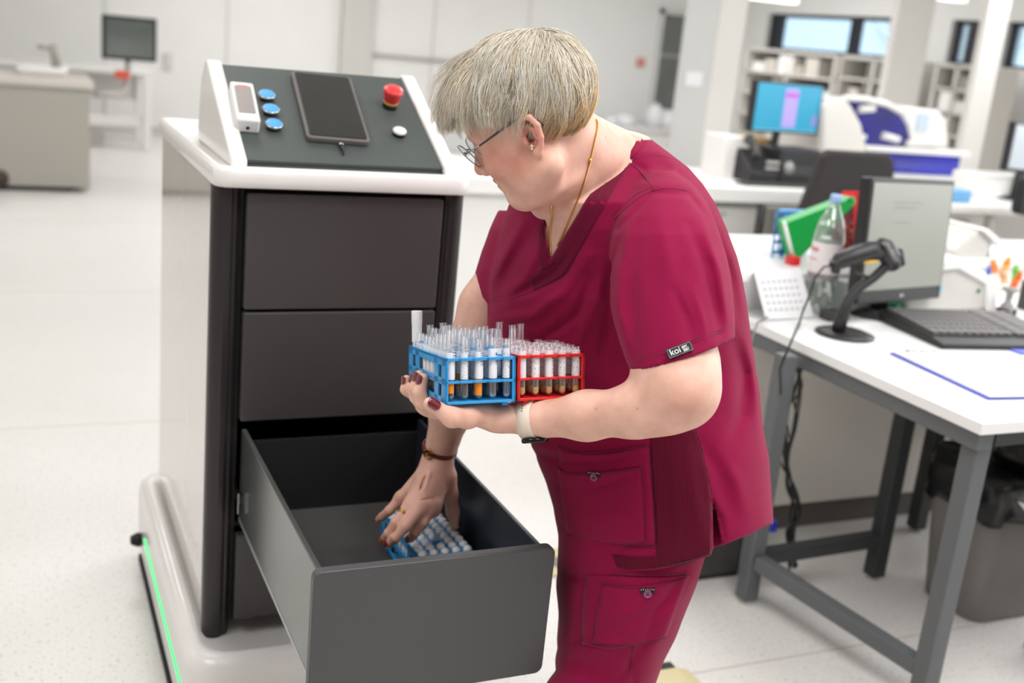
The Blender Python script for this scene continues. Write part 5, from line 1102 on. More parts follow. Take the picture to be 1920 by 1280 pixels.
def part_np(name, V, F, mats, par=None, label=None):
    par = par or person; o = bpy.data.objects.new(name, np_mesh(name, V, F, mats, MW[par])); COL.objects.link(o); o.parent = par; MW[o] = MW[par]
    if label: o['label'] = label
    return o
scrub = part_np('scrub_top', V, F, [M_scrub]); topV, topF = V, F
# trousers
trs = Field((.62, 1.05, -.02), (1.45, 2.05, .84), .0042)
trs.func(table_sdf(L_y, L_l, L_r, L_D, L_h, -.25, fold=lambda u, v, D: tr_folds(u, v, D)+weave(u, v, D)), (.6, 1.0, .30), (1.5, 2.2, .84), 0)
kl = C3(1105, 1330, 1.90); kr = C3(1140, 1310, 2.05)
al, ar = npa((kl[0]-.01, kl[1]+.02, .07)), npa((kr[0]+.02, kr[1]+.03, .07))
trs.cone(kl, al, .085, .066, .02); trs.cone(kr, ar, .085, .066, .02)
V, F = trs.mesh(); V = relax(V, F, 2); trV, trF = V, F
trous = part_np('trousers', V, F, [M_scrub])
hd_ = npa((-.95, -.1, 0)); hd_ /= np.linalg.norm(hd_)
for a in (al, ar):
    sh_ = Field((a[0]-.25, a[1]-.12, -.01), (a[0]+.12, a[1]+.12, .13), .004); b0 = npa((a[0]+.03, a[1], .045)); b1 = b0+hd_*.19
    sh_.cone(b0, b1, .042, .040, .01); sh_.cone(b0+npa((0, 0, .03)), b0+hd_*.06+npa((0, 0, .03)), .045, .04, .01); sh_.func(lambda X, Y, Z: Z-.004+0*X+0*Y, (-5, -5, -1), (5, 5, .01), 0, 'd')
    V, F = sh_.mesh(); part_np('shoe', relax(V, F), F, [mat('white clog', (226, 224, 220), .5)])

# ---- head frame
hF0, hU0 = npa((-.87, .362, .335)), npa((-.454, -.852, -.259)); hF0 /= np.linalg.norm(hF0); hU0 -= hF0*(hF0@hU0); hU0 /= np.linalg.norm(hU0); hL0 = np.cross(hU0, hF0)
if hL0[2] > 0: hL0 = -hL0
hF, hU, hL = CM.T@hF0, CM.T@hU0, CM.T@hL0
HS = .97; HC = CAM+CM.T@npa((.028, -.331, 1.62))
def HP(f, u_, l): return HC+HS*(hF*f+hU*u_+hL*l)
HA = npa([hF, hU, hL])
def hr(*r): return npa(r)*HS
sk = Field((.40, 1.15, 1.02), (1.12, 1.86, 1.53), .0019)
sk.ell(HP(-.008, .034, 0), hr(.095, .083, .077), HA, 0)                        # skull
sk.ell(HP(.030, -.020, 0), hr(.062, .080, .064), HA, .03)                      # face block
sk.ell(HP(.072, .030, 0), hr(.026, .045, .050), HA, .02)                       # forehead
for s_ in (1, -1):
    sk.ell(HP(.052, -.040, .038*s_), hr(.038, .036, .028), HA, .018)           # cheek
    sk.cone(HP(-.005, -.070, .054*s_), HP(.062, -.102, .018*s_), .022, .018, .022)   # jaw
    sk.ell(HP(.022, -.075, .048*s_), hr(.036, .034, .024), HA, .02)            # jowl
sk.ell(HP(.076, -.101, 0), hr(.017, .016, .022), HA, .014)                     # chin
sk.ell(HP(.030, -.112, 0), hr(.050, .022, .046), HA, .022)                     # double chin
sk.ell(HP(.080, -.070, 0), hr(.017, .022, .028), HA, .012)                     # muzzle
for s_ in (1, -1):
    sk.cone(HP(.089, .011, .014*s_), HP(.077, .008, .046*s_), .009, .008, .010)  # brow ridge
    sk.ell(HP(.097, -.010, .031*s_), hr(.016, .013, .018), HA, .010, 'd')      # socket
    sk.ell(HP(.075, -.010, .031*s_), hr(.0145, .0125, .0165), HA, .004)        # eyeball under lids
    sk.cone(HP(.087, -.002, .020*s_), HP(.081, -.003, .045*s_), .0035, .003, .004)  # upper lid
    sk.cone(HP(.086, -.019, .020*s_), HP(.080, -.018, .044*s_), .0030, .003, .004)
sk.cone(HP(.085, .008, 0), HP(.106, -.036, 0), .0085, .0105, .010)             # nose
sk.ell(HP(.108, -.041, 0), hr(.0115, .010, .0115), HA, .005)
for s_ in (1, -1): sk.ell(HP(.098, -.046, .012*s_), hr(.010, .008, .007), HA, .004); sk.ell(HP(.103, -.053, .006*s_), hr(.003, .003, .003), HA, .002, 'd')
sk.cone(HP(.0925, -.066, -.013), HP(.0945, -.0655, .0), .0045, .0050, .004); sk.cone(HP(.0945, -.0655, .0), HP(.0885, -.067, .020), .0050, .003, .004)
sk.cone(HP(.0895, -.0765, -.012), HP(.0905, -.077, .0), .0055, .0060, .004); sk.cone(HP(.0905, -.077, .0), HP(.0855, -.0745, .018), .0060, .003, .004)
sk.cone(HP(.0985, -.0712, -.018), HP(.0930, -.0708, .021), .0012, .0010, .003, 'd')
# ear (near side) and far ear
for s_ in (1, -1):
    ec = HP(-.012, -.020, .074*s_); E1 = lambda f, u_, l: HP(-.005+f*.85, -.018+u_*.86, (.075+l)*s_)
    sk.ell(E1(0, 0, -.004), hr(.0155, .026, .007), HA, .006)
    sk.ell(E1(.003, -.002, .007), hr(.009, .0155, .007), HA, .003, 'd'); sk.ell(E1(.003, -.006, .004), hr(.006, .007, .014), HA, .002, 'd')
    hx = [(.013, .008, .002), (.010, .024, .006), (-.002, .033, .009), (-.015, .028, .011), (-.021, .010, .011), (-.017, -.010, .009), (-.009, -.024, .006), (.001, -.031, .004)]
    sk.chain([E1(*q) for q in hx], [.0034, .004, .0044, .0046, .0044, .004, .0042, .0062], .002)
    sk.chain([E1(*q) for q in ((-.004, .018, .006), (-.010, .006, .007), (-.008, -.008, .006))], [.003, .0032, .003], .003)
    sk.ell(E1(.001, -.032, .003), hr(.008, .009, .005), HA, .003); sk.ell(E1(.012, -.006, .003), hr(.004, .007, .004), HA, .003)
# neck, shoulders and the chest seen in the V of the top
sk.cone(C3(1048, 258, 1.665), C3(1098, 315, 1.745), .062, .070, .03); sk.cone(C3(1020, 300, 1.665), C3(1072, 385, 1.745), .048, .055, .03)
sk.cone(C3(1100, 298, 1.745), C3(1172, 305, 1.78), .060, .050, .03)
sk.cone(C3(1040, 372, 1.735), C3(1048, 430, 1.76), .022, .02, .03)
sk.func(table_sdf(T_y[:9], T_l[:9], T_r[:9], T_D[:9], T_h[:9], -.25, off=-.008), (.5, 1.1, 1.05), (1.2, 1.95, 1.5), .02)
sk.cone(C3(1036, 392, 1.70), C3(1066, 372, 1.69), .004, .003, .01, 'd')
V, F = sk.mesh(); V = relax(V, F, 1); skV, skF = [V], [F]
# ---- arms and hands
am = Field((.44, 1.12, .84), (1.02, 1.72, 1.22), .0024)
am.cone(C3(1248, 560, 1.62), C3(1267, 690, 1.578), .062, .059, .02); am.cone(C3(1267, 690, 1.578), C3(1275, 728, 1.56), .059, .052, .02)
am.cone(C3(1276, 735, 1.56), C3(1190, 770, 1.585), .049, .036, .025); am.cone(C3(1190, 770, 1.585), C3(1100, 779, 1.635), .036, .034, .02); am.cone(C3(1100, 779, 1.635), C3(1005, 786, 1.675), .034, .0255, .02)
am.ell(C3(1238, 768, 1.572), (.045, .034, .030), CM, .02)
up = npa(MR.to_3x3() @ Vector((0, 0, 1))); rx = npa(MR.to_3x3() @ Vector((1, 0, 0))); ry = npa(MR.to_3x3() @ Vector((0, 1, 0)))
def RP(x, y, z): return npa(MR @ Vector((x, y, z)))
bz_ = -RH-.006
# palm lies under the blue rack, fingers wrap up its left side
am.cone(C3(1005, 786, 1.675), C3(935, 783, 1.690), .026, .024, .02, squash=(up, .86))
am.cone(RP(.075, .085, bz_-.018), RP(.022, .104, bz_-.016), .030, .028, .02, squash=(up, .50)); am.cone(RP(.080, .110, bz_-.018), RP(.024, .136, bz_-.014), .028, .026, .02, squash=(up, .50))
am.cone(C3(935, 783, 1.690), RP(.07, .095, bz_-.018), .026, .026, .02, squash=(up, .62))
fx_ = -.0085
fing = [([(.020, .092, bz_-.012), (-.006, .092, bz_-.004), (-.0130, .090, -.060), (-.0080, .089, -.040)], 1),
        ([(.020, .112, bz_-.012), (-.006, .113, bz_-.002), (-.0130, .112, -.058), (-.0080, .111, -.038)], 1),
        ([(.022, .132, bz_-.012), (-.006, .134, bz_-.000), (-.0125, .134, -.060), (-.0080, .133, -.044)], 1),
        ([(.022, .158, bz_-.010), (-.008, .160, bz_+.004), (-.0150, .162, -.066), (-.0140, .163, -.050)], 1)]
fr = [.0108, .0105, .0095, .0082]
nails = []
def nail(tip, prev, nrm, r, mt, Wn=.80):
    """a lacquered nail plate on the back of a fingertip"""
    d_ = npa(tip)-npa(prev); d_ /= np.linalg.norm(d_); nrm = npa(nrm); nrm = nrm-d_*(d_@nrm); nrm /= np.linalg.norm(nrm); nails.append((npa(tip), d_, nrm, r, mt, Wn))
for (pts, _), r_ in zip(fing, (.0105, .0105, .0098, .0088)):
    q = [RP(*p) for p in pts]; am.chain(q, [r_*1.15, r_*1.05, r_*.95, r_*.80], .005); nail(q[3], q[2], -rx*.9-ry*.45, r_*.80, 0)
# thumb along the near lower edge
q = [C3(905, 782, 1.66), C3(860, 778, 1.625), C3(832, 768, 1.600), C3(806, 756, 1.592)]
q = [RP(.068, .040, bz_-.016), RP(.040, .018, bz_-.016), RP(.012, .004, bz_-.013), C3(806, 757, 1.603)]
am.chain(q, [.019, .0155, .013, .0100], .012); nail(q[3], q[2], C3(806, 757, 1.3)-q[3]+up*.12, .0108, 0)
# wrist creases
V, F = am.mesh(); V = relax(V, F, 1); skF.append(F+sum(len(v_) for v_ in skV)); skV.append(V); armV, armF = V, F
# right arm reaching down into the drawer
ra = Field((.55, 1.60, .52), (.98, 1.96, 1.22), .0019)
ra.cone(C3(972, 470, 1.96), C3(912, 575, 1.96), .046, .046, .02); ra.cone(C3(912, 575, 1.96), C3(868, 690, 1.985), .046, .042, .02)
ra.cone(C3(868, 690, 1.985), C3(846, 770, 2.02), .043, .037, .02); ra.cone(C3(846, 770, 2.02), C3(822, 858, 2.062), .036, .0285, .02)
def Hz(px, py, z): return at(px, py, Z=z)
wr_ = Hz(820, 862, .733); mcp = [Hz(752, 934, .655), Hz(771, 944, .666), Hz(790, 948, .668), Hz(811, 946, .664)]
pip = [Hz(730, 957, .634), Hz(742, 980, .640), Hz(761, 986, .642), Hz(793, 978, .640)]; dip = [Hz(717, 968, .616), Hz(728, 1000, .619), Hz(742, 1007, .621), Hz(779, 997, .620)]; tip = [Hz(709, 975, .598), Hz(720, 1011, .600), Hz(729, 1019, .600), Hz(770, 1009, .600)]
R4 = [.0090, .0098, .0104, .0106]
bkn = npa((-.25, -.35, .9)); bkn /= np.linalg.norm(bkn)
for i in range(4):
    ra.cone(wr_+npa((0, 0, -.004)), mcp[i]-bkn*.004, .020, .0135, .014)
    ra.cone(mcp[i], pip[i], R4[i]*1.18, R4[i]*.98, .008); ra.cone(pip[i], dip[i], R4[i]*.98, R4[i]*.86, .004); ra.cone(dip[i], tip[i], R4[i]*.88, R4[i]*.76, .003)
    ra.ell(mcp[i]+bkn*.004, (.010, .010, .009), None, .008); nail(tip[i], dip[i], (CAM-tip[i])/np.linalg.norm(CAM-tip[i])+npa((-.1, 0, .5)), R4[i]*.78, 1 if i == 1 else 2)
ra.cone(wr_+npa((0, 0, -.012)), (mcp[1]+mcp[2])/2-bkn*.012, .025, .022, .014)
ra.cone((wr_*.6+mcp[3]*.4)-bkn*.018, mcp[3]-bkn*.016, .020, .013, .014)
tpt = [Hz(838, 892, .705), Hz(843, 926, .665), Hz(849, 960, .625), Hz(853, 984, .598)]; ra.chain(tpt, [.019, .0145, .0115, .0085], .010); nail(tpt[3], tpt[2], npa((.9, -.2, .3)), .0085, 2)
for i in range(3): ra.cone(wr_*.45+(mcp[i]+mcp[i+1])/2*.55+bkn*.017, (mcp[i]+mcp[i+1])*.5+bkn*.007, .0022, .0028, .006, 'd')
ra.cone(wr_*.55+mcp[2]*.45+bkn*.0195, wr_*.25+mcp[2]*.75+bkn*.0145, .0028, .0022, .004)
for i, (a, b) in enumerate((((790, 928), (815, 924)), ((786, 938), (812, 934)), ((800, 920), (822, 914)))): ra.cone(Hz(*a, .682), Hz(*b, .682), .0012, .0012, .003, 'd')
V, F = ra.mesh(); V = relax(V, F, 1); skF.append(F+sum(len(v_) for v_ in skV)); skV.append(V); raV, raF = V, F
bV, bF = np.concatenate(skV), np.concatenate(skF)
# skin material: complexion, redder cheeks and ear, lips from a vertex colour that follows the face
def skin_mat():
    m = mat('skin', (214, 164, 140), .48, sss=.12, spec=.35); nt = m.node_tree; b = nt.nodes['Principled BSDF']; at_ = nt.nodes.new('ShaderNodeAttribute'); at_.attribute_name = 'tone'
    tc = nt.nodes.new('ShaderNodeTexCoord'); n1 = nt.nodes.new('ShaderNodeTexNoise'); n1.inputs['Scale'].default_value = 34; n1.inputs['Detail'].default_value = 5; nt.links.new(tc.outputs['Object'], n1.inputs['Vector'])
    r = nt.nodes.new('ShaderNodeValToRGB'); r.color_ramp.elements[0].color = (.86, .80, .78, 1); r.color_ramp.elements[1].color = (1, 1, 1, 1); r.color_ramp.elements[0].position = .3; r.color_ramp.elements[1].position = .62; nt.links.new(n1.outputs['Fac'], r.inputs['Fac'])
    mx = nt.nodes.new('ShaderNodeMix'); mx.data_type = 'RGBA'; mx.blend_type = 'MULTIPLY'; mx.inputs['Factor'].default_value = 1; nt.links.new(at_.outputs['Color'], mx.inputs['A']); nt.links.new(r.outputs['Color'], mx.inputs['B']); nt.links.new(mx.outputs['Result'], b.inputs['Base Color'])
    n2 = nt.nodes.new('ShaderNodeTexNoise'); n2.inputs['Scale'].default_value = 900; n2.inputs['Detail'].default_value = 2; nt.links.new(tc.outputs['Object'], n2.inputs['Vector'])
    bp_ = nt.nodes.new('ShaderNodeBump'); bp_.inputs['Strength'].default_value = .18; bp_.inputs['Distance'].default_value = .001; nt.links.new(n2.outputs['Fac'], bp_.inputs['Height']); nt.links.new(bp_.outputs['Normal'], b.inputs['Normal']); return m
M_skin = skin_mat()
body = part_np('body', bV, bF, [M_skin])
tone = np.tile(npa(lin((233, 186, 166))), (len(bV), 1))
def blob(c, r, rgb, s_=1.):
    global tone
    w_ = np.clip(s_*np.exp(-((bV-c)**2).sum(1)/(r*r)), 0, 1)[:, None]; tone = tone*(1-w_)+npa(lin(rgb))*w_
red = (205, 118, 104)
for s_ in (1, -1):
    blob(HP(.062, -.035, .045*s_), .030, red, .75); blob(HP(.03, -.05, .06*s_), .030, (210, 134, 116), .6); blob(HP(-.010, -.02, .083*s_), .020, (216, 122, 108), .7); blob(HP(-.002, -.022, .074*s_), .008, (150, 60, 56), .8)
    blob(HP(.086, -.004, .030*s_), .012, (178, 118, 104), .6)
blob(HP(.108, -.040, 0), .013, (206, 120, 106), .8); blob(HP(.102, -.071, 0), .012, (182, 92, 88), .9); blob(HP(.098, -.071, .014), .009, (182, 92, 88), .7)
for t_ in tip+dip: blob(t_, .011, (216, 146, 124), .5)
for p in mcp: blob(p, .012, (214, 140, 118), .5)
blob(C3(1284, 760, 1.51), .02, (206, 138, 122), .5)
blob(C3(1136, 257, 1.70), .0022, (150, 84, 60), 1.)
for (x, y) in ((1118, 766), (1095, 790), (1028, 785), (1060, 800), (1195, 767)):
    pass
at_ = body.data.color_attributes.new('tone', 'FLOAT_COLOR', 'POINT'); at_.data.foreach_set('color', np.concatenate([tone, np.ones((len(tone), 1))], 1).astype(np.float32).ravel())
# nails
M_nail = [mat('dark red nail lacquer', (104, 8, 30), .12, coat=1, spec=.7), mat('orange gold nail lacquer', (206, 98, 40), .15, coat=1, metal=.2), mat('cherry red nail lacquer', (146, 14, 30), .12, coat=1, spec=.7)]
for (t_, d_, nn, r_, mi, Wn) in nails:
    side = np.cross(d_, nn); m = MB(); vs_ = []; nu, nv = 7, 7
    for i in range(nu+1):
        for j in range(nv+1):
            s_, w_ = i/nu, (j/nv-.5)*2; Ln = r_*1.9; taper = math.sqrt(max(0, 1-(max(0, abs(s_-.5)-.22)/.30)**2)); a_ = w_*.95*Wn*taper
            vs_.append(t_+d_*(r_*.75-Ln*(1-s_))+side*math.sin(a_)*r_*1.03+nn*(math.cos(a_)*r_*1.04+.0006))
    m.add(vs_, [(i*(nv+1)+j, i*(nv+1)+j+1, (i+1)*(nv+1)+j+1, (i+1)*(nv+1)+j) for i in range(nu) for j in range(nv)], 0, True)
    o = put('nail', m, M_nail[mi], person)
    so = o.modifiers.new('thick', 'SOLIDIFY'); so.thickness = .0008; so.offset = 1
    if mi == 1: o['label'] = 'orange painted nail'
# ---------------------------------------------------------------- what she wears, laid on the modelled surfaces
def bvh(V, F): return BVHTree.FromPolygons([tuple(p) for p in V], [tuple(f) for f in F])
B_top, B_trs, B_skin = bvh(topV, topF), bvh(trV, trF), bvh(bV, bF)
def hit(B, px, py, lift=.0008, prefer=None):
    d = at(px, py, D=1)-CAM; d /= np.linalg.norm(d); r = B.ray_cast(Vector(CAM), Vector(d), 4)
    if r[0] is None: return None
    n_ = npa(r[1]); n_ = n_ if n_ @ d < 0 else -n_
    return npa(r[0])+n_*lift, n_
def dens(pts, step=5.):
    out = []
    for a, b in zip(pts[:-1], pts[1:]):
        k_ = max(1, int(math.hypot(b[0]-a[0], b[1]-a[1])/step)); out += [(a[0]+(b[0]-a[0])*i/k_, a[1]+(b[1]-a[1])*i/k_) for i in range(k_)]
    return out+[pts[-1]]
def smooth_pts(P, it=2):
    P = [npa(p) for p in P]
    for _ in range(it): P = [P[0]]+[(P[i-1]+2*P[i]+P[i+1])/4 for i in range(1, len(P)-1)]+[P[-1]]
    return P
def spline(pts, n_=8):
    pts = [npa(p) for p in pts]; out = []
    for i in range(len(pts)-1):
        p0, p1, p2, p3 = pts[max(i-1, 0)], pts[i], pts[i+1], pts[min(i+2, len(pts)-1)]
        for t in np.linspace(0, 1, n_, endpoint=False): out.append(.5*((2*p1)+(p2-p0)*t+(2*p0-5*p1+4*p2-p3)*t*t+(3*p1-p0-3*p2+p3)*t**3))
    return out+[pts[-1]]
def seam(pts, B=B_top, r=.0006, m=M_seamb, lift=.0002, par=None, name='seam_and_hem_shade', curve=True):
    q = dens([tuple(p) for p in (spline(pts, 5) if curve and len(pts) > 2 else pts)], 5); P = [h_[0] for h_ in (hit(B, x, y, lift) for x, y in q) if h_ is not None]
    seg = [[P[0]]]
    for p in P[1:]:
        if np.linalg.norm(p-seg[-1][-1]) > .022: seg.append([])
        seg[-1].append(p)
    P = max(seg, key=len)
    if len(P) > 2: return put(name, MB().tube(smooth_pts(P), r*.7, 6), m, par or scrub)
def patch(rows, B, m, name, thick=.0014, par=None, nu=22, nv=22, lift=.0004):
    """cloth patch: rows of pixel points (left to right), interpolated, dropped onto the surface and given thickness"""
    R_ = []
    for r in rows:
        r = spline(r, 6) if len(r) > 2 else [npa(p) for p in r]; L = np.concatenate([[0], np.cumsum([np.linalg.norm(b-a) for a, b in zip(r[:-1], r[1:])])]); t = np.linspace(0, L[-1], nu+1); R_.append(np.stack([np.interp(t, L, [p[k_] for p in r]) for k_ in (0, 1)], 1))
    R_ = np.array(R_); tt = np.linspace(0, len(rows)-1, nv+1); G = [R_[min(int(t), len(rows)-2)]*(1-(t-min(int(t), len(rows)-2)))+R_[min(int(t), len(rows)-2)+1]*(t-min(int(t), len(rows)-2)) for t in tt]
    A_, Bk, ok = [], [], []
    for row in G:
        for p in row:
            h_ = hit(B, p[0], p[1], 0)
            if h_ is None: A_.append(npa((0, 0, 0))); Bk.append(npa((0, 0, 0))); ok.append(False)
            else: A_.append(h_[0]+h_[1]*(lift+thick)); Bk.append(h_[0]-h_[1]*.003); ok.append(True)
    n_ = nu+1; m_ = MB(); N_ = len(A_); fs = []; 
    good = lambda q: all(ok[i] for i in q) and max(np.linalg.norm(A_[q[i]]-A_[q[i-1]]) for i in range(4)) < .05
    cells = {}
    for i in range(nv):
        for j in range(nu):
            q = (i*n_+j, i*n_+j+1, (i+1)*n_+j+1, (i+1)*n_+j)
            if good(q): cells[(i, j)] = q; fs.append(q)
    for (i, j), q in list(cells.items()):
        for (di, dj, a, b) in ((-1, 0, 0, 1), (0, 1, 1, 2), (1, 0, 2, 3), (0, -1, 3, 0)):
            if (i+di, j+dj) not in cells: fs.append((q[a], q[b], q[b]+N_, q[a]+N_))
    m_.add(A_+Bk, fs, 0, True); return put(name, m_, m, par or scrub)
# ribbed side panel, pockets, band at the neck
patch([[(1218, 800), (1262, 800), (1300, 800)], [(1222, 880), (1275, 880), (1326, 880)], [(1228, 960), (1285, 960), (1334, 958)], [(1232, 1063), (1285, 1056), (1332, 1036)]], B_top, M_rib, 'side_panel', lift=.0)['label'] = 'dark ribbed side panel'
patch([[(1146, 1038), (1190, 1044), (1233, 1042)], [(1146, 1061), (1190, 1066), (1233, 1064)]], B_top, M_rib, 'hem_band', lift=.0003)['label'] = 'dark ribbed hem band'
patch([[(1048, 840), (1080, 848), (1140, 848), (1216, 836)], [(1056, 920), (1100, 925), (1160, 925), (1222, 915)], [(1066, 1000), (1110, 1014), (1170, 1022), (1229, 1022)]], B_top, M_scrub, 'pocket', thick=.0022, lift=.001)
pk = patch([[(1050, 874), (1070, 886), (1129, 884), (1202, 874)], [(1058, 930), (1090, 938), (1140, 938), (1206, 926)], [(1068, 996), (1108, 1008), (1160, 1014), (1210, 1012)]], B_top, M_scrub, 'pocket', thick=.0045, lift=.002)
seam([(1050, 875), (1070, 887), (1129, 885), (1202, 875)], r=.0011, lift=.0065); seam([(1204, 876), (1208, 930), (1212, 1010)], r=.0006, lift=.0064)
seam([(1218, 838), (1224, 920), (1231, 1024)], r=.0008, lift=.003); seam([(1066, 1002), (1110, 1016), (1170, 1024), (1229, 1024)], r=.0009, lift=.003); seam([(1046, 838), (1080, 846), (1140, 846), (1216, 834)], r=.0011, lift=.003)
seam([(1060, 1004), (1100, 1032), (1145, 1054), (1190, 1058), (1240, 1056), (1300, 1040), (1331, 1026)]); seam([(1334, 935), (1331, 985), (1328, 1030)]); seam([(1346, 945), (1362, 1004)]); seam([(1364, 1004), (1400, 992), (1438, 972)])
seam([(1304, 800), (1322, 866), (1336, 928)], r=.0010)
band = [[(1154, 288), (1166, 296), (1181, 306)], [(1122, 338), (1134, 348), (1150, 358)], [(1088, 398), (1100, 408), (1116, 418)], [(1056, 452), (1066, 464), (1084, 474)], [(1031, 489), (1040, 502), (1058, 516)], [(1014, 506), (1020, 518), (1030, 532)], [(992, 522), (996, 532), (1002, 545)]]
patch(band, B_top, M_trim, 'neck_band', thick=.0012, nu=6, nv=40, lift=.0)['label'] = 'darker crossed neck band'
patch([[(1154, 286), (1168, 288), (1184, 300)], [(1172, 262), (1184, 268), (1198, 282)], [(1188, 244), (1196, 252), (1206, 266)]], B_top, M_scrub, 'neck_band', thick=.002, nu=6, nv=10)
patch([[(1027, 412), (1020, 416), (1012, 420)], [(1026, 436), (1019, 434), (1010, 438)], [(1032, 476), (1022, 480), (1010, 480)], [(1040, 492), (1030, 500), (1014, 508)]], B_top, M_trim, 'neck_band', thick=.001, nu=5, nv=16)['label'] = 'darker crossed neck band'
seam([(1181, 306), (1150, 358), (1116, 418), (1084, 474), (1058, 516), (1002, 545), (950, 562), (920, 566)], r=.0008); seam([(1168, 297), (1134, 348), (1100, 408), (1066, 464), (1040, 502)], r=.0006, lift=.0014)
seam([(1046, 1001), (1061, 1008), (1100, 1036), (1145, 1060), (1190, 1066), (1230, 1064), (1290, 1052), (1330, 1037)], r=.0014, lift=.0006)  # dark line along the hem edge, drawn in for its shadow
# shoulder and sleeve seams
seam([(1181, 306), (1196, 318), (1212, 336), (1226, 356)], r=.001); seam([(1184, 302), (1204, 294), (1240, 292), (1276, 304)], r=.0007)
seam([(1152, 412), (1172, 393), (1198, 371), (1226, 357), (1256, 353), (1288, 358)], r=.0010); seam([(1148, 404), (1168, 386), (1194, 364), (1224, 350)], r=.0006)
seam([(1180, 686), (1240, 664), (1310, 638), (1372, 615)], r=.0006); seam([(1181, 681), (1240, 659), (1310, 633), (1372, 610)], r=.0005)
seam([(958, 372), (1000, 386), (1012, 392)], r=.0008); seam([(888, 524), (912, 556)], r=.0006)
# trouser pockets and seams
patch([[(1099, 1078), (1150, 1080), (1220, 1082), (1292, 1078)], [(1094, 1140), (1150, 1145), (1210, 1140), (1272, 1128)], [(1092, 1208), (1140, 1216), (1200, 1204), (1246, 1192)]], B_trs, M_scrub, 'pocket', thick=.002, lift=.0005, par=trous)
patch([[(1133, 1096), (1180, 1100), (1230, 1094), (1286, 1080)], [(1122, 1150), (1170, 1156), (1220, 1150), (1266, 1132)], [(1114, 1206), (1160, 1208), (1210, 1200), (1246, 1190)]], B_trs, M_scrub, 'pocket', thick=.0042, lift=.001, par=trous)
seam([(1133, 1097), (1180, 1101), (1230, 1095), (1286, 1081)], B_trs, .001, lift=.0055, par=trous); seam([(1133, 1098), (1122, 1150), (1114, 1206)], B_trs, .0007, lift=.0052, par=trous); seam([(1099, 1080), (1094, 1140), (1092, 1208)], B_trs, .0007, lift=.0026, par=trous)
seam([(1114, 1207), (1160, 1209), (1210, 1201), (1248, 1190)], B_trs, .0009, lift=.0052, par=trous); seam([(1186, 1212), (1182, 1250), (1176, 1280), (1172, 1310)], B_trs, .0008, par=trous); seam([(1145, 1074), (1215, 1078), (1288, 1074)], B_trs, .001, lift=.003, par=trous)
def button(px, py, B, par, lift):
    p, n_ = hit(B, px, py, lift); b = put('button', MB().lathe([(0, .0004), (.0045, .0004), (.0050, .0016), (.0062, .0020), (.0066, .0010), (.0064, 0), (0, 0)], p+n_*.0012, n_, 22), mat('mauve button', (150, 84, 122), .35), par)
    v = -CM[1]-n_*(-CM[1]@n_); v /= np.linalg.norm(v); u = np.cross(v, n_); m = MB()
    for a in (.8, .8+PI/2): m.obox(p+n_*.0036, (.0026, .0005, .0003), u*math.cos(a)+v*math.sin(a), v*math.cos(a)-u*math.sin(a), n_)
    put('thread', m, mat('dark thread', (40, 22, 36), .7), b)
    m = MB(); m.obox(p+n_*.0002+v*.0045, (.0120, .0042, .0004), u, v, n_); put('lace_tab', m, mat('black lace tab', (26, 20, 26), .8), b)
    m = MB()
    for k_ in range(7): m.obox(p+n_*.0008+u*(-.010+.0034*k_)+v*(.0068+.0008*(k_ % 2)), (.0006, .0006, .0003), u, v, n_)
    tag(put('lace_dots', m, mat('white dots', (225, 225, 225), .6), b), kind='stuff')
button(1118, 892, B_top, scrub, .0062); button(1213, 1111, B_trs, trous, .0052)
# sleeve label with its lettering
c, n_ = hit(B_top, 1274, 657, .0012); n_ = sum(hit(B_top, x_, y_, 0)[1] for x_, y_ in ((1262, 650), (1286, 645), (1274, 657), (1265, 664), (1288, 655))); n_ /= np.linalg.norm(n_)
def onp(px, py): r = at(px, py, D=1)-CAM; return CAM+r*((c-CAM)@n_)/(r@n_)
cs = [onp(*p) for p in ((1249, 656), (1295, 640), (1300, 656), (1254, 675))]
c = sum(cs)/4; u = (cs[1]+cs[2]-cs[0]-cs[3])/2; v = (cs[0]+cs[1]-cs[2]-cs[3])/2; LW, LH = np.linalg.norm(u), np.linalg.norm(v); u /= LW; v -= u*(u@v); v /= np.linalg.norm(v); n_ = np.cross(u, v); c = c+n_*.0020
lm_ = MB(); lm_.obox(c-n_*.0012, (LW/2, LH/2, .0016), u, v, n_); lab = put('sleeve_label', lm_, mat('black woven label', (16, 20, 20), .7), scrub, bevel=.0004); lab['label'] = 'small black woven sleeve label with white lettering'
m = MB()
for k_ in range(22):
    for s_ in (1, -1): m.obox(c+u*(-LW/2+.0018+(LW-.0036)*k_/21)+v*s_*(LH/2-.0011)+n_*.0007, (.0005, .00018, .0001), u, v, n_)
for k_ in range(7):
    for s_ in (1, -1): m.obox(c+v*(-LH/2+.0018+(LH-.0036)*k_/6)+u*s_*(LW/2-.0012)+n_*.0007, (.00018, .0005, .0001), u, v, n_)
tag(put('label_stitches', m, mat('white thread', (220, 222, 220), .6), lab), kind='stuff')
def letters(txt, x, y, size, wgt=0, shear=0):
    cu = bpy.data.curves.new('lettering', 'FONT'); cu.body = txt; cu.size = size; cu.extrude = .00012; cu.offset = wgt; cu.shear = shear; cu.materials.append(mat('white lettering', (232, 232, 228), .6))
    tmp = bpy.data.objects.new('lettering', cu); COL.objects.link(tmp); bpy.context.view_layer.update(); me_ = bpy.data.meshes.new_from_object(tmp.evaluated_get(bpy.context.evaluated_depsgraph_get())); bpy.data.objects.remove(tmp)
    o = bpy.data.objects.new('lettering', me_); COL.objects.link(o); P = c+u*x+v*y+n_*.0007
    Mw = Matrix(((u[0], v[0], n_[0], P[0]), (u[1], v[1], n_[1], P[1]), (u[2], v[2], n_[2], P[2]), (0, 0, 0, 1))); o.parent = lab; o.matrix_local = MW[lab].inverted() @ Mw
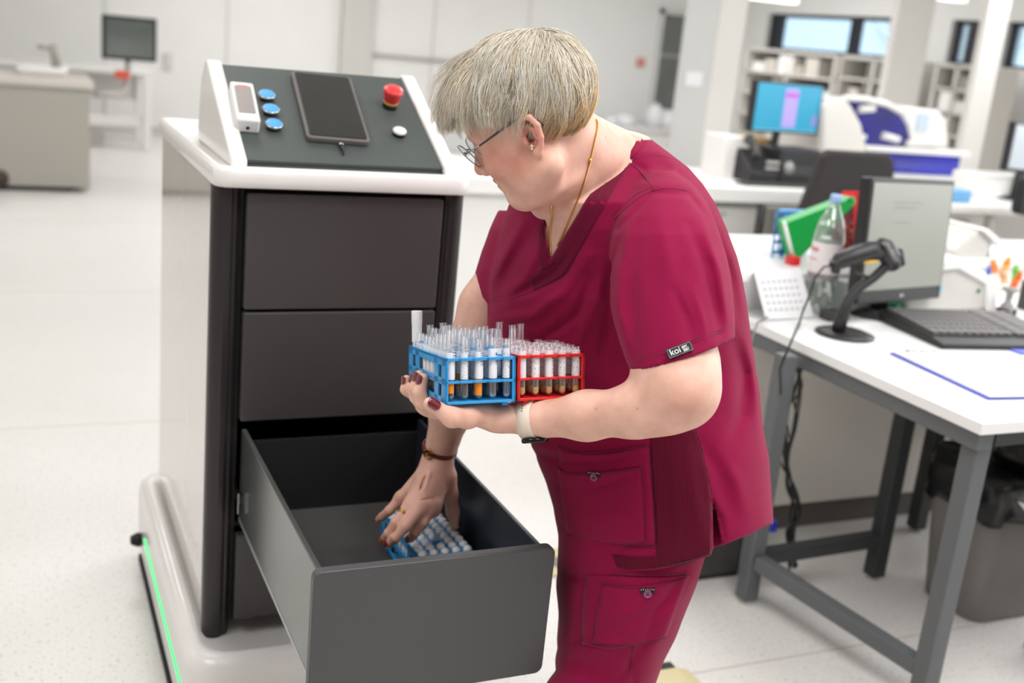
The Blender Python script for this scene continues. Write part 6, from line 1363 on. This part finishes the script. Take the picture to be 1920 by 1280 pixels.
letters('koi', -LW*.40, -LH*.24, LH*.92, .00008); letters('EST.', LW*.10, LH*.02, LH*.36, .00016); letters('2006', LW*.11, -LH*.30, LH*.34, .00016)
# ---- eye, lashes, brows
for s_ in (1, -1):
    e = put('eye', MB().lathe([(1e-4, .0118), (.004, .0112), (.0085, .0082), (.0112, .003), (.0117, 0), (.009, -.007), (.001, -.0115)], HP(.0785, -.0100, .031*s_), hF*.96-hU*.28, 20), mat('eye white', (226, 218, 212), .15, spec=.6), person)
    put('iris', MB().lathe([(1e-4, .0124), (.003, .0121), (.0052, .0110)], HP(.0785, -.0100, .031*s_), hF*.96-hU*.28, 18), mat('grey blue iris', (84, 96, 104), .1, spec=.8), e)
    m = MB()
    for k_ in range(16):
        l = .018+.028*k_/15; a = HP(.0895-abs(l-.032)*.35, -.0045, l*s_); m.tube([a, a+hF*.004-hU*.001, a+hF*.0075-hU*.0042+hL*s_*(l-.032)*.2], [.00028, .0002, .00005], 3)
    tag(put('eyelashes', m, mat('brown lashes', (84, 62, 50), .7), person), kind='stuff')
    m = MB()
    for k_ in range(60):
        l = .012+.036*rng.random(); a = HP(.0965-(l-.012)*.42, .0165+.005*rng.random()-abs(l-.03)*.15, l*s_); m.tube([a, a+hL*s_*.004+hU*.0015+hF*.0012, a+hL*s_*.008+hU*.001], [.0003, .00025, .00006], 3)
    tag(put('eyebrow', m, mat('ash brown brow', (150, 118, 92), .7), person), kind='stuff')
# ---- glasses
M_sil = mat('silver spectacle metal', (150, 150, 152), .28, metal=1); M_tort = mat('black patterned temple', (26, 24, 26), .3, coat=.4)
LENS = (.107, -.0115)
gls = put('glasses', MB().tube([HP(LENS[0]+.006, LENS[1]+.004, -.008), HP(LENS[0]+.011, LENS[1]+.008, 0), HP(LENS[0]+.006, LENS[1]+.004, .008)], .0011, 8), M_sil, person); gls['label'] = 'thin silver framed glasses'
for s_ in (1, -1):
    cc_ = HP(LENS[0], LENS[1], .0315*s_); gu = hL*s_*.985-hF*.17*1; gv = hU*.93+hF*.36
    put('rim', MB().tube([cc_+gu*.0240*math.cos(a)+gv*.0225*math.sin(a) for a in np.linspace(0, 2*PI, 41)], .00085, 8, cap=False), M_sil if s_ else M_sil, gls)
    vs_ = [cc_+gu*.0236*math.cos(a)+gv*.022*math.sin(a) for a in np.linspace(0, 2*PI, 36, endpoint=False)]; m = MB(); m.add(vs_+[p+hF*.0012 for p in vs_], [tuple(range(36)), tuple(range(71, 35, -1))]+[(i, (i+1) % 36, 36+(i+1) % 36, 36+i) for i in range(36)]); put('lens', m, glassy('spectacle lens', (240, 244, 246), .0, .015, 0, .10), gls)
    h0 = cc_+gu*.0235+gv*.008; put('hinge', MB().obox(h0-hF*.002, (.0016, .0028, .0016), hF, hU, hL), M_sil, gls, bevel=.0005)
    h1, h2, h3 = HP(.072, -.0005, .0730*s_), HP(.030, .0065, .0795*s_), HP(-.006, .0120, .0835*s_)
    put('temple_arm', MB().tube([h0-hF*.003, h1], .0012, 8), M_sil, gls); put('temple_arm', MB().tube([h1, h2, h3, HP(-.022, .004, .085*s_), HP(-.030, -.014, .083*s_)], [.0015, .0019, .0019, .0017, .0014], 8), M_tort, gls)
# ---- earring, necklace
p, n2 = hit(B_skin, 1000, 277, .001); M_gold = mat('gold', (224, 178, 96), .22, metal=1)
er = put('earring', MB().tube([p+hF*.0+CM.T@npa((.0042*math.cos(a)*.55, .0050*math.sin(a), -.0035*math.cos(a)-.001)) for a in np.linspace(0, 2*PI, 20)], .0008, 6, cap=False), M_gold, person)
put('earring_stone', MB().lathe([(0, .0022), (.0018, .0014), (.0024, 0), (.0016, -.001), (0, -.001)], p+CM.T@npa((-.001, -.002, -.003)), -CM[2], 10), mat('pale stone', (236, 232, 214), .1, spec=.9), er)
put('earring_stone', MB().lathe([(0, .002), (.0016, .0012), (.002, 0), (.0014, -.001), (0, -.001)], p+CM.T@npa((-.001, .0022, -.003)), -CM[2], 10), mat('pale stone'), er)
def chain(pts, nm='necklace'):
    q = dens([tuple(p) for p in spline(pts, 8)], 2.5); P = []
    for x, y in q:
        h_ = hit(B_skin, x, y, .0016)
        if h_ is not None: P.append(h_[0])
    P = smooth_pts(P, 6); o = None; L = 0; m = [MB(), MB()]; S_ = [[], []]
    Q_ = []; acc = 0
    for a, b in zip(P[:-1], P[1:]):
        d = np.linalg.norm(b-a); k_ = max(1, int(d/.0007)); Q_ += [a+(b-a)*i/k_ for i in range(k_)]
    u_ = None; ang = 0
    for i, p_ in enumerate(Q_[:-1]):
        d = Q_[i+1]-p_; l = np.linalg.norm(d); d = d/(l+1e-9)
        if u_ is None: u_, _, _ = frame_of(d)
        u_ = u_-d*(u_@d); u_ /= np.linalg.norm(u_); w_ = np.cross(d, u_); ang += l/.0060*2*PI
        for k_ in (0, 1): S_[k_].append(p_+(u_*math.cos(ang+PI*k_)+w_*math.sin(ang+PI*k_))*.00105)
    for k_ in (0, 1): m[0].tube(S_[k_], .00075, 5)
    return put(nm, m[0], M_gold, person)
nk = chain([(1117, 224), (1119, 238), (1114, 262), (1106, 300), (1094, 342), (1080, 384), (1063, 424), (1050, 452), (1044, 462)]); nk['label'] = 'twisted gold necklace chain'
nk2 = chain([(1033, 384), (1035, 410), (1031, 440), (1033, 466), (1031, 474)]); nk2['label'] = 'twisted gold necklace chain'
put('clasp', MB().tube([hit(B_skin, 1105, 296, .002)[0], hit(B_skin, 1103, 304, .002)[0]], .0018, 8), M_gold, nk)
for (x_, y_) in ((1118, 766), (1195, 766), (1136, 257)):
    h_ = hit(B_skin, x_, y_, 0)
    if h_ is not None: blob(h_[0], .0015, (170, 110, 84), .9)
at_.data.foreach_set('color', np.concatenate([tone, np.ones((len(tone), 1))], 1).astype(np.float32).ravel())
# ---- watch on the left wrist
wc = C3(996, 786, 1.677); wa = C3(1100, 779, 1.635)-C3(1005, 786, 1.675); wa /= np.linalg.norm(wa); wr = .0285
M_strap = mat('beige rubber watch strap', (226, 210, 192), .5)
wt = put('watch_strap', MB().lathe([(wr, -.0125), (wr+.0028, -.0118), (wr+.0030, 0), (wr+.0028, .0118), (wr, .0125), (wr-.002, 0), (wr, -.0125)], wc, wa, 40), M_strap, person); wt['label'] = 'beige watch strap'
dn = -up+CM.T@npa((0, .25, -.15)); dn = dn-wa*(dn@wa); dn /= np.linalg.norm(dn)
put('watch_case', MB().lathe([(0, 0), (.0185, 0), (.0205, .002), (.0205, .006), (.0190, .0080), (0, .0080)], wc+dn*(wr-.001)+wa*.004, dn, 28), mat('black watch case', (28, 28, 32), .15, metal=.5), wt)
cmv = CAM-wc; cmv = cmv-wa*(cmv@wa); cmv /= np.linalg.norm(cmv)
for k_ in range(3): put('strap_hole', MB().lathe([(0, 0), (.0012, 0), (.0012, .0004), (0, .0004)], wc+(wr+.0029)*(cmv*math.cos(.72-.14*k_)+np.cross(wa, cmv)*math.sin(.72-.14*k_)*(1 if (np.cross(wa, cmv)@up) > 0 else -1)), cmv, 8), mat('strap hole', (60, 50, 48), .7), wt)
# ---- bracelet and ring on the right hand
bc = C3(825, 838, 2.054); ba = C3(846, 770, 2.02)-C3(822, 858, 2.062); ba /= np.linalg.norm(ba); M_brc = mat('dark red leather strap', (92, 22, 30), .45)
e_a, e_b, _ = frame_of(ba)
def ring_at(c_, ax, r_, t_, tilt=0., n_=48):
    a_, b_, _ = frame_of(ax); return [c_+r_*(a_*math.cos(q)+b_*math.sin(q))+ax*tilt*math.sin(q) for q in np.linspace(0, 2*PI, n_)]
bro = put('bracelet', MB().tube(ring_at(bc, ba, .0318, 0), .0022, 8, cap=False), M_brc, person); bro['label'] = 'dark red strap bracelet with a gold ring'
put('bracelet_strap', MB().tube(ring_at(bc-ba*.005, ba, .0320, 0), .0020, 8, cap=False), M_brc, bro)
cmb = CAM-bc; cmb -= ba*(cmb@ba); cmb /= np.linalg.norm(cmb); sdb = np.cross(ba, cmb); sdb = sdb if sdb@CM[0] < 0 else -sdb
oc_ = bc-ba*.003+(cmb*math.cos(.55)+sdb*math.sin(.55))*.0345; on_ = (cmb*math.cos(.45)+sdb*math.sin(.45)); oa, ob, _ = frame_of(on_)
put('gold_ring', MB().tube([oc_+.0088*(oa*math.cos(q)+ob*math.sin(q)) for q in np.linspace(0, 2*PI, 30)], .0019, 8, cap=False), mat('antique gold', (170, 138, 74), .3, metal=1), bro)
put('leather_knot', MB().tube([oc_-ba*.0+oa*.004, oc_+on_*.002, oc_-oa*.005], .0024, 8), mat('red leather', (150, 24, 34), .4), bro)
fa = pip[1]-mcp[1]; fa /= np.linalg.norm(fa); fc = mcp[1]*.45+pip[1]*.55
put('finger_ring', MB().tube(ring_at(fc, fa, .0113, 0, .0016), .0010, 8, cap=False).tube(ring_at(fc, fa, .0113, 0, -.0016), .0010, 8, cap=False).tube(ring_at(fc-fa*.0035, fa, .0113, 0, .0), .0009, 8, cap=False), M_gold, person)['label'] = 'gold ring'
# ---------------------------------------------------------------- hair
def lr(f, a, b): return a+(b-a)*f
Sc, Sr = npa((-.008, .034, 0)), npa((.095, .083, .077))
az_k = np.radians([0, 35, 60, 76, 94, 112, 135, 180]); th_k = npa([.48, .40, .14, -.26, -.28, -.66, -.84, -.84])
def hairline(az): return np.interp(az, az_k, th_k)
GRAV = npa((hF@npa((0, 0, -1)), hU@npa((0, 0, -1)), hL@npa((0, 0, -1))))
crown = npa((-.40, .86, -.22)); crown /= np.linalg.norm(crown)
# soft under-layer so that no scalp shows
cp_ = Field(HC-.16, HC+.16, .0022)
def cap_fn(X, Y, Z):
    x, y, z = X-HC[0], Y-HC[1], Z-HC[2]; q = [(x*a[0]+y*a[1]+z*a[2])/HS for a in (hF, hU, hL)]; p = [(q[k_]-Sc[k_])/(Sr[k_]+.004) for k_ in range(3)]
    R_ = np.sqrt(p[0]**2+p[1]**2+p[2]**2); az = np.arctan2(np.abs(p[2]), p[0]); nu_ = p[1]/np.maximum(R_, 1e-6)
    return np.maximum((R_-1)*.08, (hairline(az)+.04-nu_)*.07)
cp_.func(cap_fn, HC-.15, HC+.15, 0)
V, F = cp_.mesh(); V = relax(V, F, 2)
M_under = mat('ash blond under hair', (150, 132, 104), .6, var=.3, vscale=90)
hair_o = part_np('hair', V, F, [M_under]); hair_o['label'] = 'short layered ash blond hair'
N, SG = 15000, 11
n = rng.normal(size=(N*4, 3)); n /= np.linalg.norm(n, axis=1)[:, None]; az = np.arctan2(np.abs(n[:, 2]), n[:, 0]); n = n[n[:, 1] > hairline(az)+.02*rng.normal(size=len(n))][:N]; N = len(n)
az = np.arctan2(np.abs(n[:, 2]), n[:, 0]); hl = hairline(az)
# strands follow a few hundred locks
K_ = 420; lk = n[rng.choice(N, K_, replace=False)]; own = np.argmax(n@lk.T, 1); lockn = lk[own]
arcd = (np.arcsin(np.clip(n[:, 1], -1, 1))-np.arcsin(hl))*.095
front = np.clip((np.cos(az)-.1)/.8, 0, 1); back = np.clip((-np.cos(az)-.2)/.8, 0, 1)
side_ = np.exp(-((np.degrees(az)-88)/24)**2); over = .068*front+.012*(1-front)*(1-back)*(1-side_)-.012*side_+.012*back
lkr = rng.random(K_)[own]
L = np.minimum(arcd+over, .142)*(.76+.20*lkr+.16*rng.random(N)); L = np.maximum(L, .010)
lift = (.002+.015*rng.random(N)**1.3)*(.6+.7*front)+.004*lkr
P = np.zeros((N, SG+1, 3)); p = Sc+n*(Sr+.004); P[:, 0] = p
def tang(p_, nn, away):
    d = away-nn*(nn*away).sum(1)[:, None]; return d/np.maximum(np.linalg.norm(d, axis=1)[:, None], 1e-6)
dirn = None; lockj = rng.normal(size=(K_, 3))[own]*.23+rng.normal(size=(N, 3))*.06
for k_ in range(SG):
    nn = (p-Sc)/Sr**2; nn /= np.linalg.norm(nn, axis=1)[:, None]; f_ = k_/SG
    away = (p-Sc)/Sr*.5+(lockn-n)*.0-crown*1.0; t1 = tang(p, nn, away)
    g_ = np.outer(.25+.9*f_*np.ones(N), GRAV); d = t1*1.0+g_*(.30+.8*front[:, None]*f_)+npa((.55, 0, 0))*(front*(1-.6*f_)+.55*(1-front)*(1-back))[:, None]+lockj
    d += nn*(.55*(1-f_)**2-.10*f_)
    d /= np.linalg.norm(d, axis=1)[:, None]; dirn = d if dirn is None else dirn*.55+d*.45; dirn /= np.linalg.norm(dirn, axis=1)[:, None]
    p = p+dirn*(L/SG)[:, None]
    q = (p-Sc)/(Sr+(lift*min(1, .35+f_*1.3))[:, None]); r_ = np.linalg.norm(q, axis=1)[:, None]; cap_r = 1.02+.05*f_+.52*(front*f_**1.3)[:, None]; q = np.where(r_ < 1, q/np.maximum(r_, 1e-6), q); q = np.where(r_ > cap_r, q/np.maximum(r_, 1e-6)*cap_r, q); p = Sc+q*(Sr+(lift*min(1, .35+f_*1.3))[:, None]); P[:, k_+1] = p
# gather each lock towards its tip
for k_ in range(1, SG+1):
    f_ = (k_/SG)**1.5*.55; s_ = np.stack([np.bincount(own, P[:, k_, c_], K_) for c_ in range(3)], 1)/np.maximum(np.bincount(own, minlength=K_), 1)[:, None]; P[:, k_] = P[:, k_]*(1-f_)+(s_[own])*f_+rng.normal(size=(N, 3))*.0007
W_ = HC+HS*(P[..., 0:1]*hF+P[..., 1:2]*hU+P[..., 2:3]*hL)
def strands(W_, rad, cols, name, par, m_):
    N, S1, _ = W_.shape; t = np.gradient(W_, axis=1); t /= np.linalg.norm(t, axis=2)[..., None]+1e-9; r0 = rng.normal(size=(N, 1, 3)); u_ = np.cross(t, np.broadcast_to(r0, t.shape)); u_ /= np.linalg.norm(u_, axis=2)[..., None]+1e-9; v_ = np.cross(t, u_)
    prof = rad*np.interp(np.linspace(0, 1, S1), [0, .1, .6, 1], [.6, 1, .85, .12]); ring = np.stack([W_+(u_*math.cos(a)+v_*math.sin(a))*prof[None, :, None] for a in (0, 2.0944, 4.1888)], 2)
    V = ring.reshape(-1, 3); base = (np.arange(N)*S1*3)[:, None, None]; j = np.arange(S1-1)[None, :, None]*3; k_ = np.arange(3)[None, None, :]; k2 = (k_+1) % 3
    F = np.stack([base+j+k_, base+j+k2, base+j+3+k2, base+j+3+k_], -1).reshape(-1, 4)
    o = part_np(name, V, F, [m_], par); cv = np.repeat(cols.reshape(-1, cols.shape[-1]), 3, axis=0); a_ = o.data.color_attributes.new('tone', 'FLOAT_COLOR', 'POINT'); a_.data.foreach_set('color', np.concatenate([cv, np.ones((len(cv), 1))], 1).astype(np.float32).ravel()); return o
pal = npa([lin(c_) for c_ in ((232, 222, 204), (244, 238, 226), (214, 200, 176), (184, 166, 136), (222, 204, 168), (238, 230, 214))]); ci = rng.choice(6, N, p=[.26, .24, .18, .10, .10, .12]); lc_ = rng.normal(size=K_)[own]*.15-.35*(rng.random(N) < .10)
basec = pal[ci]*(1+lc_)[:, None]; fr_ = np.linspace(0, 1, SG+1)[None, :, None]; cols = basec[:, None, :]*(.80+.28*np.minimum(1, fr_*2.2)); warm = ((back+.4*(1-front)*(1-back))*np.clip(.45-n[:, 1], 0, 1)*2.0)[:, None, None]; warm = np.clip(warm, 0, 1); cols = cols*(1-warm)+cols*npa((.86, .64, .38))*warm
mh = mat('blond strands', (220, 205, 180), .42, spec=.45); nt = mh.node_tree; a2 = nt.nodes.new('ShaderNodeAttribute'); a2.attribute_name = 'tone'; nt.links.new(a2.outputs['Color'], nt.nodes['Principled BSDF'].inputs['Base Color'])
tag(strands(W_, .00038, np.clip(cols, 0, 1), 'strands', hair_o, mh), kind='stuff')
